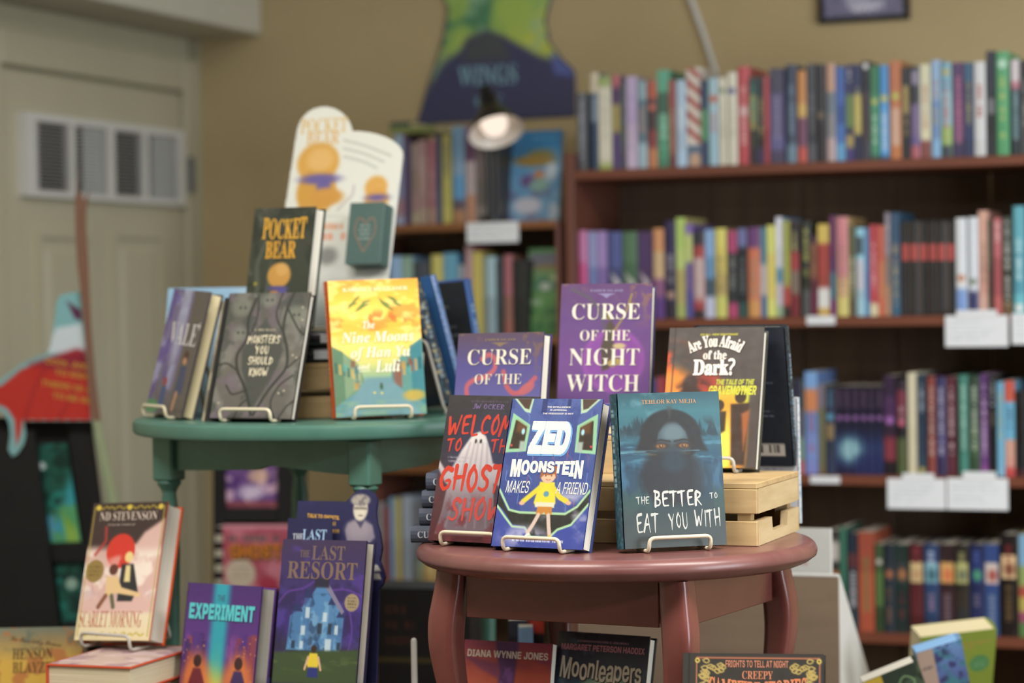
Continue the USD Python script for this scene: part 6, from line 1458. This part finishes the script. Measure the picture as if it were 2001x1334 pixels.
hd = thing('header_card', 'red and pale blue cut-out header card with gold lettering on the black rack', 'display', RK)
OL = [(-70, 780), (-30, 752), (0, 742), (40, 712), (72, 696), (92, 690), (100, 668), (106, 628), (110, 590), (116, 577), (136, 571), (156, 570), (160, 600), (166, 660), (172, 740), (180, 822), (46, 822), (50, 850), (46, 868), (34, 886), (24, 892), (16, 878), (20, 850), (18, 828), (8, 806), (-10, 797), (-70, 800)]
part(hd, 'card', cut(RK, OL, .005, -.026), CARD, col='88a8a4')
a, FX, x0, z0 = art_px(RK, -72, 186, 566, 896, 100, '7fb0b4', -.0265)
a.poly([FX(86, 690), FX(110, 640), FX(160, 632), FX(172, 700), FX(120, 690)], 'c8d4dc', .03).poly([FX(130, 588), FX(158, 606), FX(160, 626), FX(146, 622)], '5c2c4c', .02)
a.poly([FX(-70, 790), FX(-30, 764), FX(4, 752), FX(40, 722), FX(90, 702), FX(150, 682), FX(170, 690), FX(182, 822), FX(44, 822), FX(40, 850), FX(32, 872), FX(30, 850), FX(28, 820), FX(14, 798), FX(-10, 788), FX(-70, 790)], 'b8342c', .02)
a.put(a.m_poly([FX(60, 712), FX(150, 684), FX(176, 690), FX(178, 730), FX(100, 720)], .08), '8c2838')
for q in ([FX(98, 706), FX(70, 750), FX(48, 820)], [FX(160, 690), FX(150, 760), FX(112, 820)]): a.curve(q, .012, '84242c', .012, .7)
for s_, x, y, wd in (('COOL AND', 132, 716, .30), ('TO RIDE', 142, 737, .24), ('THERE IS A', 130, 760, .34), ('TO BE RE', 140, 783, .26)): a.text(s_, *FX(x, y), .030, 'b8843c', 'black', wd=wd, rot=-1)
me, c, lt = sheet(RK, a, x0, z0, -.0263, OL); part(hd, 'card_print', me, CARD, col=c)
for l in lt: part(hd, 'lettering_line', l[0], CARD, col=l[1])
tl = thing('header_tail', 'thin curved brown cut-out horn rising in front of the white vent', 'display', RK)
HO = [(146, 392), (153, 330), (150, 384), (157, 372), (164, 392), (168, 384), (174, 372), (168, 412), (168, 450), (172, 508), (174, 560), (178, 640), (186, 740), (196, 822), (182, 822), (172, 740), (164, 640), (156, 560), (150, 508), (147, 450)]
part(tl, 'card', cut(RK, HO, .004, -.034), CARD, col='7c5c4c')
part(tl, 'foot_strip', cut(RK, [(182, 823), (196, 823), (232, 985), (240, 1080), (226, 1080), (216, 985)], .004, -.034), CARD, col='96a080', label='pale green lower part of the horn')

R2 = frame((0, 0, 0), -8); r2 = at_y(500, 1334, 4.62); R2[:3, 3] = r2
o = thing('floor_rack', 'narrow black rack in the corner seen under the green table', 'rack', R2)
part(o, 'back_board', cut(R2, [(418, 880), (598, 880), (598, 1420), (418, 1420)], .008, .05), BLACKM)
part(o, 'side_rail', cut(R2, [(416, 880), (440, 880), (440, 1420), (416, 1420)], .05, -.001), BLACKM); part(o, 'side_rail', cut(R2, [(543, 880), (580, 880), (580, 1420), (543, 1420)], .05, -.001), BLACKM)
part(o, 'shelf_lip', cut(R2, [(441, 992), (542, 992), (542, 1018), (441, 1018)], .03, .0), BLACKM); part(o, 'shelf_lip', cut(R2, [(441, 1146), (542, 1146), (542, 1170), (441, 1170)], .03, .0), BLACKM)
q = [(443, 872), (541, 872), (541, 991), (443, 991)]
b = thing('book', 'purple and white illustrated book in the upper pocket under the green table', 'book', R2); part(b, 'cover', cut(R2, q, .012, .006), GLOSS, col='5c4478')
a, FX, x0, z0 = art_px(R2, 443, 541, 872, 991, 60, '6c4c84', .0058); a.cloud(4, 'c8a8bc', .9, .46, .58, 3).cloud(5, '4c306c', .8, .5, .6, 8).ell(*FX(505, 930), .2, .14, 'd8b498', .12, .8).rect(0, .9, 1, 1, '8c4440', .06, .8).ell(*FX(490, 962), .25, .14, 'd0c4d8', .12, .8)
me, c, _ = sheet(R2, a, x0, z0, .0055); part(b, 'cover_print', me, GLOSS, col=c)
b = thing('striped_box', 'black and white striped box behind the pink book under the green table', 'box', R2)
st_ = [(421, 1030), (560, 1030), (560, 1142), (421, 1142)]; part(b, 'box', cut(R2, st_, .03, -.036), CARD, col='d8d4c4')
for k in range(4): part(b, 'stripe', cut(R2, [(421, 1030 + 29 * k), (560, 1030 + 29 * k), (560, 1044 + 29 * k), (421, 1044 + 29 * k)], .0006, -.0370), CARD, col='1c1a1c')
q = [(441, 1025), (566, 1025), (562, 1150), (437, 1150)]
b = thing('book', 'pink book with round cream sticker in front of the striped box', 'book', R2); part(b, 'cover', cut(R2, q, .012, -.0505), GLOSS, col='b86a78')
a, FX, x0, z0 = art_px(R2, 437, 566, 1025, 1150, 70, 'b4606e', -.0508); a.cloud(4, 'c88490', .7, .48, .62, 3).cloud(5, '9c4454', .6, .5, .62, 7).rect(0, 0, 1, .05, 'd094a0', .04)
a.bars(.10, .16, .84, .27, '4c5c58', 3, False, .85).text('GHOST', .48, .52, .22, 'c8742c', 'black', wd=.78, jit=.2, shadow=('4a4a34', .08, .08)).ell(*FX(470, 1120), .22, .22, 'c8b8a4', .03).ell(*FX(524, 1140), .16, .10, 'a83c50', .05)
for k in range(3): a.bars(*FX(452, 1106 + 9 * k), *FX(488, 1110 + 9 * k), '8c7c70', k, False, .7)
me, c, lt = sheet(R2, a, x0, z0, -.0510); part(b, 'cover_print', me, GLOSS, col=c)
for l in lt: part(b, 'lettering_line', l[0], GLOSS, col=l[1])

# ---- face-out books in the corner bookcase
def faceout(C, p0, nn, z, pxs, pyt, d, label, art_fn, cover, lean=8):
    pf = p0 + nn * d; u0, u1 = [((at_plane(p, pyt + 80, pf, nn) - C[:3, 3]) @ C[:3, 0]) for p in pxs]; u1 = min(u1, -.0105) if z < ZLA - .01 else u1
    h = (at_plane(sum(pxs) / 2, pyt, pf, nn)[2] - z - .001) / math.cos(math.radians(lean)); w = u1 - u0
    M = C @ frame((0, 0, 0)); M[:3, 3] = C[:3, 3] + C[:3, 0] * (u0 + u1) / 2 + nn * d + [0, 0, z + .0006]; M = M @ frame((0, 0, 0), 0, lean)
    a = Art(w, h, 70, cover); art_fn(a); return display_book('book', label, M, w, h, .012, a, cover, GLOSS, False)
def fo1(a):
    a.grad([(0, '3c84bc'), (.3, '5c9cd0'), (1, '7ca8cc')]).cloud(4, 'c4d0dc', .8, .5, .62, 5, smooth01((a.Y - .35) / .1)).cloud(5, '6c5c84', .6, .54, .66, 9, smooth01((a.Y - .42) / .1)).ell(.56, .33, .36, .09, 'a08444', .06).ell(.66, .25, .22, .06, '8c8454', .05).ell(.46, .55, .13, .10, '6c5490', .06).ell(.64, .48, .09, .06, 'c88444', .04).ell(.64, .60, .16, .10, '8cb8b0', .07).ell(.46, .82, .24, .13, 'ccd0e0', .08).ell(.85, .44, .1, .12, 'c8d8e8', .08).bars(.5, .06, .9, .10, '7cb0d8', 2, False)
faceout(CL, PL0, NL_, ZLA, (975, 1090), 254, .085, 'bright blue illustrated book facing out beside the black lamp', fo1, '5c94c4')
def fo2(a):
    a.grad([(0, '6ca070'), (.2, '84a080'), (.4, '7cb06c'), (1, '4c8450')]).rect(.05, .06, .95, .22, '84789c', .08, .7).ell(.55, .22, .38, .06, 'a08c58', .05).ell(.5, .42, .34, .2, '5c8c74', .1).ell(.52, .44, .16, .1, 'd0dcd0', .06).ell(.82, .34, .18, .1, 'c0d0a0', .1).ell(.3, .62, .16, .08, 'a0c0a0', .08).cloud(5, '3c6c48', .7, .52, .64, 3, smooth01((a.Y - .45) / .1)).bars(.2, .78, .8, .84, '8cb06c', 2, False, .5)
faceout(CL, PL0, NL_, ZLB, (1024, 1094), 484, .05, 'green illustrated book facing out in the corner bookcase', fo2, '5c9060')

# books lying or facing behind the rows, and the flat pile on the corner bookcase
def flat_book(C, p0, nn, z, px0, px1, py, d, t, col, label, dep=.11):
    pf = p0 + nn * d; u0, u1 = [((at_plane(p, py, pf, nn) - C[:3, 3]) @ C[:3, 0]) for p in (px0, px1)]
    o = thing('book', label, 'book', case_pose(C, u0, z, d)); w = u1 - u0
    part(o, 'cover', join(bx(0, w, 0, dep, 0, .0016), bx(0, w, 0, dep, t - .0016, t), bx(0, w, 0, .0016, .0016, t - .0016)), SATIN, col=col); part(o, 'page_block', bx(.001, w - .001, .002, dep - .001, .0018, t - .0018), PAGESC)
zt = ZLA + .190
flat_book(CL, PL0, NL_, zt, 760, 850, 246, .035, .014, '7c8450', 'olive book lying flat across the books on the corner bookcase')
flat_book(CL, PL0, NL_, zt + .0145, 762, 800, 236, .04, .010, '2c4c44', 'small dark green book topmost on the flat olive one')

# ---- black box and things under the tables
BB = frame(at_y(738, 1300, 3.98) * [1, 1, 0] + [0, 0, BASEZ + .0004], -14)
xr_, zt_ = px_local(BB, 850, 1152)
o = thing('cardboard_box', 'black box with faint red and gold lettering below the corner shelf', 'box', BB)
part(o, 'box', bx(0, xr_ + .06, 0, .07, 0, zt_, .002), MATTE, col='211e1c')
part(o, 'lid_edge', bx(-.001, xr_ + .061, -.001, .071, zt_ + .0004, zt_ + .006, .001), MATTE, col='54585c')
a = Art(xr_ + .06, zt_, 60, '211e1c')
for k in range(3): a.bars(.10, .12 + .12 * k, .36 + .04 * k, .19 + .12 * k, '4c2c24', k, False, .9)
a.rect(0, .52, 1, .56, '4c4024', .02)
me, c = a.mesh(gap=.0004); part(o, 'box_print', me, MATTE, col=c)
pp = at_y(810, 1334, 3.35); o = thing('sign_post', 'rounded white plastic post standing left of the red table leg', 'post', frame((pp[0], 3.35, BASEZ + .0004)))
ph = at_y(810, 1246, 3.35)[2] - BASEZ
part(o, 'post', lathe([(0, 0), (.0045, 0), (.0045, ph - .004), (.003, ph - .001), (0, ph)], 20), WIREG, smooth=40); part(o, 'foot', lathe([(0, 0), (.02, 0), (.02, .003), (.0046, .005)], 24), WIREG)
for k, (px, wd, top, y, col, top_c, lab) in enumerate(((1012, .030, 1212, 3.62, '1e1c20', '2c2c34', 'black book under the red table, left one of the dark pair'), (1046, .026, 1206, 3.66, '201c1e', 'a83828', 'black book with red upper band under the red table'), (1027, .022, 1226, 3.56, '5c88b4', '88a8c8', 'small pale blue book under the red table'), (1122, .012, 1207, 3.60, 'b84c20', 'd0ccc0', 'thin orange book with white top under the red table'))):
    p_ = at_y(px, top, y); h = p_[2] - BASEZ - .0006
    a = Art(wd, h, 9, col); a.ny = 40; a.X, a.Y = np.meshgrid(np.linspace(0, 1, 9), np.linspace(0, 1, 40)); a.I = a.Y * a.k; a.c = np.zeros((40, 9, 3)); a.grad([(0, top_c), (.1, top_c), (.13, col), (1, col)])
    spine_book(lab, frame((p_[0] - wd / 2, y, BASEZ + .0004), 0), wd, h, .04, a, col, None, False)
